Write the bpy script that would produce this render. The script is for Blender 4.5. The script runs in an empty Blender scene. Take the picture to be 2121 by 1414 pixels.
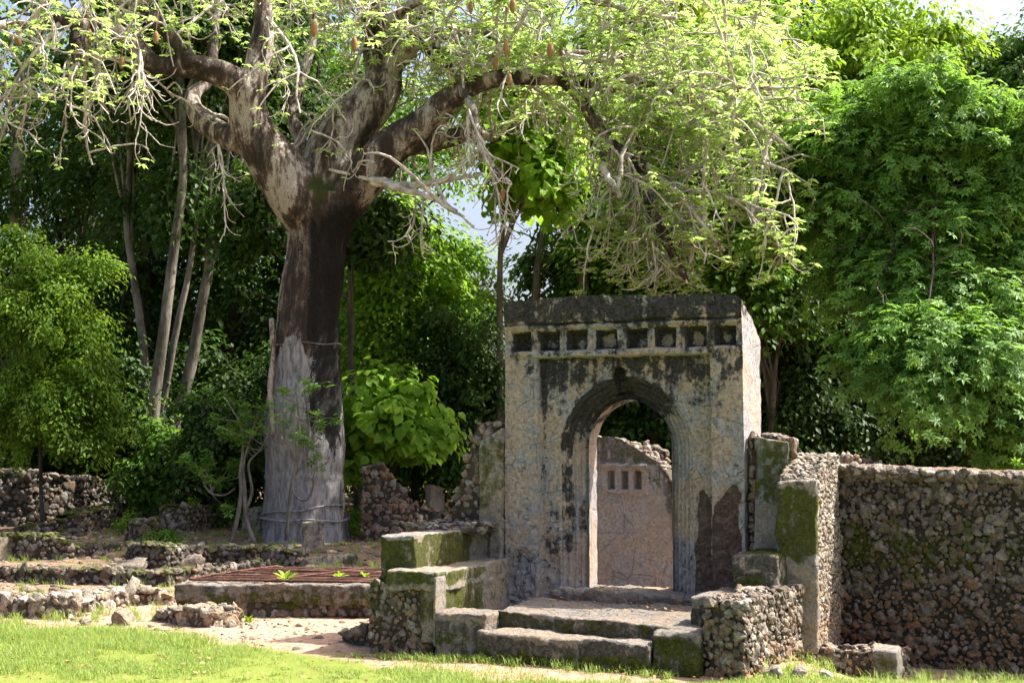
import bpy, math
import numpy as np
from mathutils import Vector, Matrix

# ---------------------------------------------------------------- camera, world, sun, exposure
SC = bpy.context.scene
FPX = 2121 * 50 / 36.0
HC = 2.1
PITCH = math.atan(223 / FPX)
cam_d = bpy.data.cameras.new("camera")
cam_d.lens = 50; cam_d.sensor_width = 36; cam_d.clip_end = 2000
cam = bpy.data.objects.new("camera", cam_d); SC.collection.objects.link(cam)
cam.location = (0, 0, HC); cam.rotation_euler = (math.pi / 2 + PITCH, 0, 0)
SC.camera = cam
SUN_AZ = math.radians(10)      # degrees behind the picture's right
SUN_EL = math.radians(55)
SDIR = Vector((math.cos(SUN_AZ) * math.cos(SUN_EL), math.sin(SUN_AZ) * math.cos(SUN_EL), math.sin(SUN_EL)))
W = bpy.data.worlds.new("World"); SC.world = W; W.use_nodes = True
wn = W.node_tree.nodes; wl = W.node_tree.links
sky = wn.new("ShaderNodeTexSky"); sky.sky_type = 'NISHITA'; sky.sun_disc = False
sky.sun_elevation = SUN_EL; sky.sun_rotation = math.pi / 2 - SUN_AZ
sky.air_density = .75; sky.dust_density = 7.0; sky.ozone_density = 1.0
wl.new(sky.outputs[0], wn["Background"].inputs[0]); wn["Background"].inputs[1].default_value = 0.135
sun_d = bpy.data.lights.new("sun", 'SUN'); sun_d.energy = 5.0; sun_d.angle = math.radians(0.53); sun_d.color = (1, .94, .84)
sun = bpy.data.objects.new("sun", sun_d); SC.collection.objects.link(sun)
sun.rotation_euler = (-SDIR).to_track_quat('-Z', 'Y').to_euler(); sun.location = (20, 0, 40)
SC.view_settings.view_transform = 'Standard'; SC.view_settings.look = 'None'
SC.view_settings.exposure = 1.5; SC.view_settings.gamma = 1
try:
    SC.cycles.max_bounces = 8; SC.cycles.diffuse_bounces = 4; SC.cycles.transmission_bounces = 4
except Exception:
    pass

# ---------------------------------------------------------------- helpers: picture -> place
_cp, _sp = math.cos(PITCH), math.sin(PITCH)
CAM = np.array([0, 0, HC])
def ray(px, py):
    x = (px - 1060.5) / FPX; y = (707 - py) / FPX
    return np.array([x, _cp - y * _sp, _sp + y * _cp])
def PY(px, py, Y):
    d = ray(px, py); return CAM + d * (Y / d[1])
def GG(px, py):
    z = 0.0
    for _ in range(12):
        P = GZ(px, py, z); z = .5 * z + .5 * gz(P[0], P[1])
    return GZ(px, py, z)
def GZ(px, py, z=0.0):
    d = ray(px, py); return CAM + d * ((z - HC) / d[2])
TH = math.radians(23)
T3 = np.array([math.cos(TH), -math.sin(TH), 0]); N3 = np.array([-math.sin(TH), -math.cos(TH), 0]); Z3 = np.array([0, 0, 1.0])
OG = PY(1046, 1232, 16.2)                       # gate's lower left front corner
def gl(u, w, z):                                # gate frame -> world
    u, w, z = np.broadcast_arrays(np.asarray(u, float), np.asarray(w, float), np.asarray(z, float))
    return OG + u[..., None] * T3 + w[..., None] * N3 + z[..., None] * Z3
def gp(px, py, w=0.0):                          # pixel -> (u,z) on a plane parallel to the gate
    d = ray(px, py); q = OG + N3 * w
    r = CAM + d * (((q - CAM) @ N3) / (d @ N3)) - OG
    return float(r @ T3), float(r[2])

# ---------------------------------------------------------------- numpy noise
def _hash(ix, iy, iz, seed):
    with np.errstate(over='ignore'):
        h = (ix.astype(np.uint32) * np.uint32(374761393)) ^ (iy.astype(np.uint32) * np.uint32(668265263)) ^ (iz.astype(np.uint32) * np.uint32(2246822519)) ^ np.uint32((seed * 3266489917) & 0xffffffff)
        h = (h ^ (h >> np.uint32(15))) * np.uint32(2246822519)
        h = (h ^ (h >> np.uint32(13))) * np.uint32(3266489917)
        h = h ^ (h >> np.uint32(16))
    return h.astype(np.float64) / 2147483647.5 - 1.0
def noise(P, seed=0):
    P = np.asarray(P, float); i = np.floor(P).astype(np.int64); f = P - i; f = f * f * (3 - 2 * f)
    i = (i + 100000).astype(np.int64)
    r = 0
    for dx in (0, 1):
        wx = f[..., 0] if dx else 1 - f[..., 0]
        for dy in (0, 1):
            wy = f[..., 1] if dy else 1 - f[..., 1]
            for dz in (0, 1):
                wz = f[..., 2] if dz else 1 - f[..., 2]
                r = r + wx * wy * wz * _hash(i[..., 0] + dx, i[..., 1] + dy, i[..., 2] + dz, seed)
    return r
def fbm(P, sc=1.0, oct=4, seed=0, gain=.5):
    P = np.asarray(P, float); a = 1; r = 0; t = 0
    for o in range(oct):
        r = r + a * noise(P * sc * 2.03 ** o + 17.3 * o, seed + o); t += a; a *= gain
    return r / t
def vfbm(P, sc=1.0, oct=3, seed=0):
    return np.stack([fbm(P, sc, oct, seed + 31 * k) for k in range(3)], -1)
def sstep(a, b, x):
    t = np.clip((np.asarray(x, float) - a) / (b - a), 0, 1); return t * t * (3 - 2 * t)
def unit(v):
    return v / np.maximum(np.linalg.norm(v, axis=-1, keepdims=True), 1e-9)
def rvec(rng, n):
    return unit(rng.normal(size=(n, 3)))

# ---------------------------------------------------------------- objects
COL = SC.collection
def thing(name, label, cat, loc, group=None, kind=None):
    o = bpy.data.objects.new(name, None); COL.objects.link(o); o.location = tuple(float(c) for c in loc)
    o.empty_display_size = .3
    o["label"] = label; o["category"] = cat
    if group: o["group"] = group
    o["kind"] = kind or "thing"
    return o
def copy_tree(o, loc, rz=0, sc=1.0, label=None, group=None, mats=None):
    c = o.copy(); COL.objects.link(c); c.location = loc; c.rotation_euler = (0, 0, rz); c.scale = (sc,) * 3
    if label: c["label"] = label
    if group: c["group"] = group
    for ch in list(o.children):
        d = ch.copy(); COL.objects.link(d); d.parent = c
        if mats and ch.name.split('.')[0] == 'crown':
            d.material_slots[0].link = 'OBJECT'; d.material_slots[0].material = mats
    return c
def weld(V, F, tol=1e-5):
    k = np.round(V / tol).astype(np.int64)
    _, idx, inv = np.unique(k, axis=0, return_index=True, return_inverse=True)
    return V[idx], inv.reshape(-1)[F]
class MB:
    def __init__(s): s.V = []; s.F3 = []; s.F4 = []; s.A = {}; s.n = 0
    def add(s, V, F, **at):
        V = np.asarray(V, float).reshape(-1, 3); F = np.asarray(F)
        if len(V) == 0: return s
        (s.F3 if F.shape[1] == 3 else s.F4).append(F + s.n)
        for k in at:
            if k not in s.A: s.A[k] = [np.zeros(s.n)] if s.n else []
        for k in s.A:
            s.A[k].append(np.broadcast_to(np.asarray(at.get(k, 0.0), float), (len(V),)))
        s.V.append(V); s.n += len(V); return s
    def build(s, name, mat, parent=None, smooth=True, origin=None):
        V = np.concatenate(s.V); loc = np.zeros(3)
        if parent is not None:
            loc = np.array(parent.location)
            p = parent.parent
            while p is not None: loc = loc + np.array(p.location); p = p.parent
        elif origin is not None: loc = np.array(origin)
        me = bpy.data.meshes.new(name)
        F3 = np.concatenate(s.F3) if s.F3 else np.zeros((0, 3), int); F4 = np.concatenate(s.F4) if s.F4 else np.zeros((0, 4), int)
        nl = F3.size + F4.size; nf = len(F3) + len(F4)
        me.vertices.add(len(V)); me.loops.add(nl); me.polygons.add(nf)
        me.vertices.foreach_set("co", (V - loc).astype(np.float32).ravel())
        me.loops.foreach_set("vertex_index", np.concatenate([F3.ravel(), F4.ravel()]).astype(np.int32))
        st = np.concatenate([np.arange(len(F3)) * 3, F3.size + np.arange(len(F4)) * 4]).astype(np.int32)
        me.polygons.foreach_set("loop_start", st)
        me.polygons.foreach_set("use_smooth", np.full(nf, smooth, dtype=bool))
        for k, a in s.A.items():
            at = me.attributes.new(k, 'FLOAT', 'POINT'); at.data.foreach_set("value", np.concatenate(a).astype(np.float32))
        me.update(calc_edges=True); me.validate()
        me.materials.append(mat)
        o = bpy.data.objects.new(name, me); COL.objects.link(o)
        if parent is not None: o.parent = parent
        elif origin is not None: o.location = tuple(float(c) for c in origin)
        return o
def grid_faces(n, m):
    i = np.arange(n * m).reshape(n, m)
    return np.stack([i[:-1, :-1], i[1:, :-1], i[1:, 1:], i[:-1, 1:]], -1).reshape(-1, 4)
def sub(V, F, mask, at):
    f = F[mask]; u, inv = np.unique(f, return_inverse=True)
    return V[u], inv.reshape(f.shape), {k: a[u] for k, a in at.items()}

# ---------------------------------------------------------------- materials
class NT:
    def __init__(s, name):
        s.m = bpy.data.materials.new(name); s.m.use_nodes = True; s.t = s.m.node_tree; s.t.nodes.clear()
        s.out = s.t.nodes.new("ShaderNodeOutputMaterial")
    def n(s, typ, ins=None, **pr):
        d = s.t.nodes.new(typ)
        for k, v in pr.items(): setattr(d, k, v)
        for k, v in (ins or {}).items():
            sk = d.inputs[k]
            if isinstance(v, bpy.types.NodeSocket): s.t.links.new(v, sk)
            elif isinstance(v, bpy.types.Node): s.t.links.new(v.outputs[0], sk)
            else:
                if isinstance(v, (tuple, list)) and len(v) == 3 and sk.type == 'RGBA': v = tuple(v) + (1,)
                sk.default_value = v
        return d
    def attr(s, name): return s.n("ShaderNodeAttribute", attribute_name=name).outputs["Fac"]
    def co(s): return s.n("ShaderNodeTexCoord").outputs["Object"]
    def noise(s, sc, det=4, rough=.55, vec=None, dist=0):
        return s.n("ShaderNodeTexNoise", {"Vector": vec or s.co(), "Scale": sc, "Detail": det, "Roughness": rough, "Distortion": dist}).outputs["Fac"]
    def math(s, op, a, b=0.0, c=None, clamp=False):
        ins = {0: a, 1: b}
        if c is not None: ins[2] = c
        return s.n("ShaderNodeMath", ins, operation=op, use_clamp=clamp).outputs[0]
    def ramp(s, fac, stops, interp='LINEAR'):
        d = s.n("ShaderNodeValToRGB", {0: fac}); e = d.color_ramp; e.interpolation = interp
        while len(e.elements) < len(stops): e.elements.new(.5)
        for el, (p, c) in zip(e.elements, stops):
            el.position = p; el.color = (tuple(c) + (1,)) if not isinstance(c, (int, float)) else (c, c, c, 1)
        return d.outputs[0]
    def mr(s, v, a, b, c=0.0, d=1.0):
        return s.n("ShaderNodeMapRange", {0: v, 1: a, 2: b, 3: c, 4: d}, interpolation_type='SMOOTHSTEP').outputs[0]
    def mix(s, f, a, b, bt='MIX'):
        d = s.n("ShaderNodeMix", data_type='RGBA', blend_type=bt)
        for k, v in ((0, f), (6, a), (7, b)):
            if isinstance(v, bpy.types.NodeSocket): s.t.links.new(v, d.inputs[k])
            else: d.inputs[k].default_value = (tuple(v) + (1,)) if isinstance(v, (tuple, list)) else v
        return d.outputs[2]
    def bump(s, h, st=.5, dist=.02, nrm=None):
        ins = {"Height": h, "Strength": st, "Distance": dist}
        if nrm is not None: ins["Normal"] = nrm
        return s.n("ShaderNodeBump", ins).outputs[0]
    def pbr(s, col, rough=.9, nrm=None, spec=.25):
        ins = {"Base Color": col, "Roughness": rough, "Specular IOR Level": spec}
        if nrm is not None: ins["Normal"] = nrm
        d = s.n("ShaderNodeBsdfPrincipled", ins); s.t.links.new(d.outputs[0], s.out.inputs[0]); return s.m

def m_rubble(name, lo, mid, hi, warm, mortar=(.055, .046, .036), mossc=(.048, .058, .008)):
    t = NT(name)
    c = t.ramp(t.attr("rnd"), [(0, lo), (.45, mid), (1, hi)])
    n1 = t.noise(22, 6, .65); n2 = t.noise(60, 4, .6); n3 = t.noise(3.2, 4, .6)
    c = t.mix(t.mr(t.attr("warm"), 0, 1), c, t.mix(.75, c, warm, 'MIX'))
    c = t.mix(t.mr(n1, .35, .62), t.mix(.65, c, (.05, .045, .04)), c)
    c = t.mix(t.attr("core"), c, t.mix(t.mr(n1, .3, .7), mortar, tuple(x * 1.7 for x in mortar)))
    mo = t.mr(t.math('ADD', t.attr("moss"), t.math('ADD', t.math('MULTIPLY', t.math('SUBTRACT', n3, .5), 1.6), t.math('MULTIPLY', t.math('SUBTRACT', n1, .5), 1.2))), .42, .75, 0, .92)
    c = t.mix(mo, c, t.mix(n2, tuple(x * .45 for x in mossc), tuple(x * 2.0 for x in mossc)))
    h = t.math('ADD', t.math('MULTIPLY', n1, .7), t.math('MULTIPLY', n2, .5))
    return t.pbr(c, .95, t.bump(h, 1.0, .035), .12)
def m_plaster(name, a, b, stain, bare, moss=(.056, .066, .008)):
    t = NT(name)
    n1 = t.noise(5, 9, .7, dist=.15); n2 = t.noise(26, 7, .72); n3 = t.noise(95, 4, .65); n4 = t.noise(1.6, 4, .6); n5 = t.noise(14, 8, .68, dist=.1)
    c_ = lambda n: t.math('SUBTRACT', n, .5)
    c = t.mix(t.mr(t.math('ADD', n1, t.math('MULTIPLY', c_(n4), 1.4)), .40, .58), a, b)
    c = t.mix(t.mr(n2, .36, .54), t.mix(.4, c, (.10, .085, .07)), c)
    c = t.mix(t.mr(n5, .55, .68, 0, .3), c, tuple(min(.7, x * 1.35) for x in a))
    crease = t.mr(t.math('ABSOLUTE', c_(n5)), 0, .022, 1, 0)
    c = t.mix(t.math('MULTIPLY', crease, .22), c, (.06, .05, .042))
    mpv = t.n("ShaderNodeMapping", {"Vector": t.co(), "Scale": (1, 1, .1)}).outputs[0]; nv = t.noise(11, 4, .6, mpv)
    dv = t.n("ShaderNodeMix", {0: .07, 4: t.co(), 5: t.n("ShaderNodeTexNoise", {"Vector": t.co(), "Scale": 5.0, "Detail": 3.0}).outputs["Color"]}, data_type='VECTOR').outputs[1]
    vo = t.n("ShaderNodeTexVoronoi", {"Vector": dv, "Scale": 2.6}, feature='DISTANCE_TO_EDGE').outputs["Distance"]
    crack = t.math('MULTIPLY', t.mr(vo, 0, .013, 1, 0), t.mr(n4, .42, .56))
    c = t.mix(t.math('MULTIPLY', crack, .5), c, (.045, .038, .033))
    ns = t.math('ADD', t.math('ADD', t.math('MULTIPLY', c_(n1), 1.7), t.math('MULTIPLY', c_(nv), .9)), t.math('ADD', t.math('MULTIPLY', c_(n2), .7), t.math('MULTIPLY', c_(n5), 1.0)))
    st = t.math('ADD', t.attr("stain"), ns)
    sc = t.mix(t.mr(n2, .35, .68), stain, tuple(x * 3.2 for x in stain))
    c = t.mix(t.mr(st, .48, .72, 0, .95), c, sc)
    c = t.mix(t.mr(t.math('ADD', t.attr("bare"), t.math('MULTIPLY', c_(n1), 1.0)), .42, .56), c, t.mix(t.mr(n5, .35, .65), tuple(x * .5 for x in bare), bare))
    mo = t.mr(t.math('ADD', t.attr("moss"), t.math('MULTIPLY', ns, .8)), .42, .85, 0, .93)
    c = t.mix(mo, c, t.ramp(t.math('ADD', t.math('MULTIPLY', n2, .6), t.math('MULTIPLY', n1, .4)), [(.32, tuple(x * .45 for x in moss)), (.52, moss), (.68, (moss[0] * 2.6, moss[1] * 2.3, moss[2] * 2))]))
    pits = t.mr(t.noise(60, 3, .6), .30, .42)
    h = t.math('ADD', t.math('ADD', t.math('MULTIPLY', n2, .8), t.math('MULTIPLY', n3, .35)), t.math('ADD', t.math('MULTIPLY', pits, .3), t.math('ADD', t.math('MULTIPLY', n5, .6), t.math('ADD', t.math('MULTIPLY', crease, -.12), t.math('MULTIPLY', crack, -.5)))))
    return t.pbr(c, .93, t.bump(h, 1.0, .03), .12)
def m_leaf(name, c1, c2, tr, tf=.45, rough=.55):
    t = NT(name)
    r = t.attr("rnd")
    c = t.ramp(r, [(0, c1), (.6, c2), (1, tuple(min(1, x * 1.25) for x in c2))])
    p = t.n("ShaderNodeBsdfPrincipled", {"Base Color": c, "Roughness": rough, "Specular IOR Level": .22})
    tc = t.mix(r, tuple(x * .75 for x in tr), tr)
    tb = t.n("ShaderNodeBsdfTranslucent", {"Color": tc})
    mx = t.n("ShaderNodeMixShader", {0: tf, 1: p.outputs[0], 2: tb.outputs[0]})
    t.t.links.new(mx.outputs[0], t.out.inputs[0]); return t.m
def m_bark(name, a, b, sc=5, stretch=.25, bstr=.7):
    t = NT(name)
    mp = t.n("ShaderNodeMapping", {"Vector": t.co(), "Scale": (1, 1, stretch)}).outputs[0]
    n1 = t.noise(sc, 6, .65, mp); n2 = t.noise(sc * 6, 5, .6, mp); n3 = t.noise(sc * .4, 3, .5)
    c = t.mix(t.mr(t.math('ADD', t.math('MULTIPLY', n1, .6), t.math('MULTIPLY', n3, .4)), .38, .62), a, b)
    c = t.mix(t.mr(n2, .3, .5), t.mix(.5, c, (.03, .028, .025)), c)
    return t.pbr(c, .9, t.bump(t.math('ADD', n1, t.math('MULTIPLY', n2, .5)), bstr, .04), .2)

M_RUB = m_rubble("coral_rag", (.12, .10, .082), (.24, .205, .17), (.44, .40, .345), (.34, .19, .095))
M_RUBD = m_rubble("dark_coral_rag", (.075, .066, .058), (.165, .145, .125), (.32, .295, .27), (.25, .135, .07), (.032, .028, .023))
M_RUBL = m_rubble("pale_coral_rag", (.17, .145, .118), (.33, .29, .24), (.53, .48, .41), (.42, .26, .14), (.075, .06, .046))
M_GATE = m_plaster("gate_plaster", (.44, .358, .295), (.35, .342, .355), (.020, .019, .020), (.15, .108, .09))
M_PLAS = m_plaster("mossy_plaster", (.33, .28, .22), (.28, .26, .24), (.035, .034, .030), (.16, .12, .09))
M_STEP = m_plaster("step_plaster", (.27, .22, .175), (.225, .205, .185), (.045, .041, .036), (.30, .215, .16))
M_BACK = m_plaster("inner_plaster", (.31, .28, .25), (.28, .285, .30), (.06, .056, .055), (.42, .25, .13))

def m_baobab():
    t = NT("baobab_bark")
    mp = t.n("ShaderNodeMapping", {"Vector": t.co(), "Scale": (1, 1, .22)}).outputs[0]
    n1 = t.noise(2.6, 8, .7, mp); n2 = t.noise(16, 6, .65, mp); n3 = t.noise(7, 8, .72); n4 = t.noise(40, 4, .65); n5 = t.noise(9, 7, .7, mp)
    c_ = lambda n, k: t.math('MULTIPLY', t.math('SUBTRACT', n, .5), k)
    n6 = t.noise(1.3, 5, .62, mp); v = t.math('ADD', c_(n1, 1.5), t.math('ADD', t.math('ADD', c_(n3, .6), c_(n6, 1.3)), c_(n5, 1.3)))
    c = t.ramp(t.math('ADD', v, .5), [(.25, (.028, .021, .018)), (.45, (.075, .054, .044)), (.56, (.16, .125, .105)), (.72, (.36, .32, .285))])
    c = t.mix(t.mr(n4, .34, .52), t.mix(.6, c, (.035, .028, .024)), c)
    g = t.mix(t.mr(n2, .33, .62), (.12, .115, .125), (.30, .29, .30))
    g = t.mix(t.mr(n5, .5, .62, 0, .5), g, (.16, .13, .115))
    c = t.mix(t.mr(t.math('ADD', t.attr("grey"), c_(n5, 1.2)), .4, .6), c, g)
    mo = t.mr(t.math('ADD', t.attr("moss"), t.math('ADD', c_(n3, 1.4), c_(n4, 1.0))), .5, .8)
    c = t.mix(mo, c, (.035, .045, .009))
    bk = t.mr(t.math('ADD', t.attr("black"), t.math('ADD', c_(n1, 1.2), t.math('ADD', c_(n5, 1.5), c_(n4, .9)))), .46, .62, 0, .97)
    c = t.mix(bk, c, t.mix(t.mr(n4, .4, .65), (.003, .003, .003), (.013, .011, .010)))
    h = t.math('ADD', t.math('MULTIPLY', n1, .8), t.math('ADD', t.math('MULTIPLY', n2, .5), t.math('ADD', t.math('MULTIPLY', n3, .6), t.math('MULTIPLY', n4, .25))))
    return t.pbr(c, .85, t.bump(h, .9, .06), .2)
M_BAO = m_baobab()
M_TWIG = m_bark("pale_twig_bark", (.26, .22, .185), (.60, .56, .50), 9, .6, .3)
M_TRUNK = m_bark("forest_bark", (.06, .052, .043), (.235, .21, .18), 4, .3)
M_TRUNK_SHADE = m_bark("shade_tint_bark", (.03, .025, .02), (.11, .095, .08), 4, .3)  # darker copy of the forest bark, shade put into its colour
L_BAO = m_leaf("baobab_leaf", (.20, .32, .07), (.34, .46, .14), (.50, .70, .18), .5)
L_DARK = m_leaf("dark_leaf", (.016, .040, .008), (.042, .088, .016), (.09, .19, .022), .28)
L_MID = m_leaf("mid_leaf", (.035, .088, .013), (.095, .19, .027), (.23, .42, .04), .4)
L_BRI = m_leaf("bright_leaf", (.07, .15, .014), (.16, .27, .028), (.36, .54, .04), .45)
L_SUN_TINT = m_leaf("sun_tint_leaf", (.12, .20, .018), (.21, .31, .03), (.46, .58, .05), .48)  # sunlight put into the leaf colour of far crowns and clearing bushes
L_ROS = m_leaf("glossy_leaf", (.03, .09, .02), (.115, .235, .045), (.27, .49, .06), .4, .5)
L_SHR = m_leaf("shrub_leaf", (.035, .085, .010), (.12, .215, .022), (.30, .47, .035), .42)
L_SHADE_TINT = m_leaf("shade_tint_leaf", (.014, .036, .008), (.034, .07, .014), (.07, .14, .02), .2)  # leaf colour darkened to stand in for deep shade
L_LIT_TINT = m_leaf("lit_tint_leaf", (.11, .22, .022), (.20, .35, .035), (.38, .62, .055), .5)  # leaf colour brightened to stand in for sunlight on shaded crowns
def m_fruit():
    t = NT("velvet_pod"); n = t.noise(14, 4)
    return t.pbr(t.mix(n, (.16, .085, .03), (.30, .18, .08)), .8, t.bump(n, .3, .02))
M_FRUIT = m_fruit()
def m_rust():
    t = NT("rusty_iron"); n = t.noise(30, 5)
    return t.pbr(t.mix(t.mr(n, .35, .65), (.040, .016, .012), (.115, .05, .034)), .8, t.bump(n, .5, .004))
M_RUST = m_rust()
def m_dark():
    t = NT("pit_dark_soil"); n = t.noise(6, 5)
    return t.pbr(t.mix(n, (.03, .024, .018), (.10, .075, .055)), .95)
M_PIT = m_dark()
def m_ground():
    t = NT("soil_and_turf")
    n1 = t.noise(1.1, 6, .6); n2 = t.noise(9, 6, .65); n3 = t.noise(60, 4, .65); n4 = t.noise(170, 2, .6)
    soil = t.mix(t.mr(n2, .34, .66), (.29, .18, .125), (.42, .305, .23))
    soil = t.mix(t.mr(n3, .35, .55), t.mix(.5, soil, (.19, .12, .085)), soil)
    litter = t.mix(t.mr(t.math('ADD', t.math('MULTIPLY', n3, .5), t.math('MULTIPLY', n2, .5)), .42, .58), (.055, .04, .022), (.19, .125, .075))
    soil = t.mix(t.attr("litter"), soil, litter)
    gr = t.mix(n3, (.10, .135, .022), (.20, .235, .055))
    f = t.mr(t.math('ADD', t.attr("grass"), t.math('MULTIPLY', t.math('SUBTRACT', t.math('ADD', t.math('MULTIPLY', n2, .6), t.math('MULTIPLY', n1, .4)), .5), 1.6)), .35, .65)
    c = t.mix(f, soil, gr)
    return t.pbr(c, .95, t.bump(t.math('ADD', n3, t.math('MULTIPLY', n4, .6)), .6, .02), .1)
M_GROUND = m_ground()
def m_grass():
    t = NT("grass_blade"); r = t.attr("rnd")
    c = t.ramp(r, [(0, (.10, .165, .025)), (.5, (.20, .275, .055)), (.85, (.31, .345, .11)), (1, (.42, .35, .17))])
    p = t.n("ShaderNodeBsdfPrincipled", {"Base Color": c, "Roughness": .55, "Specular IOR Level": .3})
    b = t.n("ShaderNodeBsdfTranslucent", {"Color": (.36, .48, .10, 1)})
    mx = t.n("ShaderNodeMixShader", {0: .4, 1: p.outputs[0], 2: b.outputs[0]})
    t.t.links.new(mx.outputs[0], t.out.inputs[0]); return t.m
M_GRASS = m_grass()

# ---------------------------------------------------------------- shape builders
def _ico(subdiv):
    import bmesh
    bm = bmesh.new(); bmesh.ops.create_icosphere(bm, subdivisions=subdiv, radius=1)
    bm.verts.ensure_lookup_table()
    V = np.array([v.co[:] for v in bm.verts]); F = np.array([[v.index for v in f.verts] for f in bm.faces]); bm.free()
    return V, F
def _stone_variants(subdiv, k, seed):
    V0, F = _ico(subdiv); out = []; rng = np.random.default_rng(seed)
    for i in range(k):
        V = V0.copy()
        for j in range(10):
            d = unit(rng.normal(size=3)); h = rng.uniform(.42, .85)
            ex = np.maximum(V @ d - h, 0); V = V - ex[:, None] * d
        V = V * rng.uniform(.75, 1.25, 3)
        V = V / np.sqrt((V ** 2).sum(1).mean()) * .82 + .16 * vfbm(V, 1.7, 2, seed + i) + .17 * vfbm(V, 4.5, 3, seed + 50 + i)
        out.append(V)
    return np.array(out), F
ST2, SF2 = _stone_variants(3, 22, 5)
ST1, SF1 = _stone_variants(2, 22, 9)
def stones(mb, P, N, S, rng, rnd=None, squash=.62, lod=2, **at):
    n = len(P)
    if n == 0: return
    T, F = (ST2, SF2) if lod == 2 else (ST1, SF1)
    V = T[rng.integers(len(T), size=n)]
    a = rvec(rng, n); b = unit(np.cross(a, rvec(rng, n))); c = np.cross(a, b)
    V = V[..., 0:1] * a[:, None] + V[..., 1:2] * b[:, None] + V[..., 2:3] * c[:, None]
    dn = (V * N[:, None]).sum(-1, keepdims=True); V = V - (1 - squash) * dn * N[:, None]
    V = P[:, None] + V * np.asarray(S).reshape(n, 1, 1)
    k = T.shape[1]
    if rnd is None: rnd = rng.beta(1.6, 1.9, n)
    A = {q: np.repeat(np.broadcast_to(v, (n,)), k) for q, v in at.items()}
    mb.add(V.reshape(-1, 3), (F[None] + (np.arange(n) * k)[:, None, None]).reshape(-1, 3), rnd=np.repeat(rnd, k), **A)
def block(mb, foot, z0, z1, res=.035, r=.03, amp=.012, seed=1, att=None, big=.02):
    """worn block: foot = four xy corners (front left, front right, back right, back left)"""
    foot = np.asarray(foot, float)[:, :2]; z0 = np.broadcast_to(np.asarray(z0, float), (4,)); z1 = np.broadcast_to(np.asarray(z1, float), (4,))
    lx = max(np.linalg.norm(foot[1] - foot[0]), np.linalg.norm(foot[2] - foot[3])); ly = max(np.linalg.norm(foot[3] - foot[0]), np.linalg.norm(foot[2] - foot[1])); lz = float((z1 - z0).mean())
    L = np.array([lx, ly, lz]); r = min(r, L.min() * .45)
    ax = []
    for l in L:
        m = max(2, int(np.ceil((l - 2 * r) / res)) + 1)
        ax.append(np.concatenate([[-l / 2, -l / 2 + .3 * r, -l / 2 + .65 * r], np.linspace(-l / 2 + r, l / 2 - r, m), [l / 2 - .65 * r, l / 2 - .3 * r, l / 2]]))
    Vs = []; Fs = []; n = 0
    for k in range(3):
        a, b = [(1, 2), (2, 0), (0, 1)][k]
        A, B = np.meshgrid(ax[a], ax[b], indexing='ij')
        for s in (-1, 1):
            p = np.zeros(A.shape + (3,)); p[..., a] = A; p[..., b] = B; p[..., k] = s * L[k] / 2
            f = grid_faces(*A.shape)
            if s < 0: f = f[:, ::-1]
            Vs.append(p.reshape(-1, 3)); Fs.append(f + n); n += A.size
    V, F = weld(np.concatenate(Vs), np.concatenate(Fs))
    q = np.clip(V, -(L / 2 - r), L / 2 - r); d = V - q; V = q + r * unit(d)
    u = V / L + .5
    wts = np.stack([(1 - u[:, 0]) * (1 - u[:, 1]), u[:, 0] * (1 - u[:, 1]), u[:, 0] * u[:, 1], (1 - u[:, 0]) * u[:, 1]], 1)
    X = np.zeros_like(V); X[:, :2] = wts @ foot
    X[:, 2] = (wts @ z0) * (1 - u[:, 2]) + (wts @ z1) * u[:, 2]
    X = X + 1.35 * amp * vfbm(X, 13, 4, seed) + big * vfbm(X, 3.1, 2, seed + 7)
    A = {}
    if att:
        un = u + (.22 * vfbm(X, 3.5, 3, seed + 5)) * (u[:, 2] < .985)[:, None]
        A = {k: (f(X, un) if callable(f) else np.full(len(X), float(f))) for k, f in att.items()}
    mb.add(X, F, **A)
    return X
def resample(path, step):
    path = np.asarray(path, float)[:, :2]; s = np.concatenate([[0], np.cumsum(np.linalg.norm(np.diff(path, axis=0), axis=1))])
    n = max(3, int(np.ceil(s[-1] / step)) + 1); q = np.linspace(0, s[-1], n)
    return q, np.stack([np.interp(q, s, path[:, 0]), np.interp(q, s, path[:, 1])], 1), s
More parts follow.
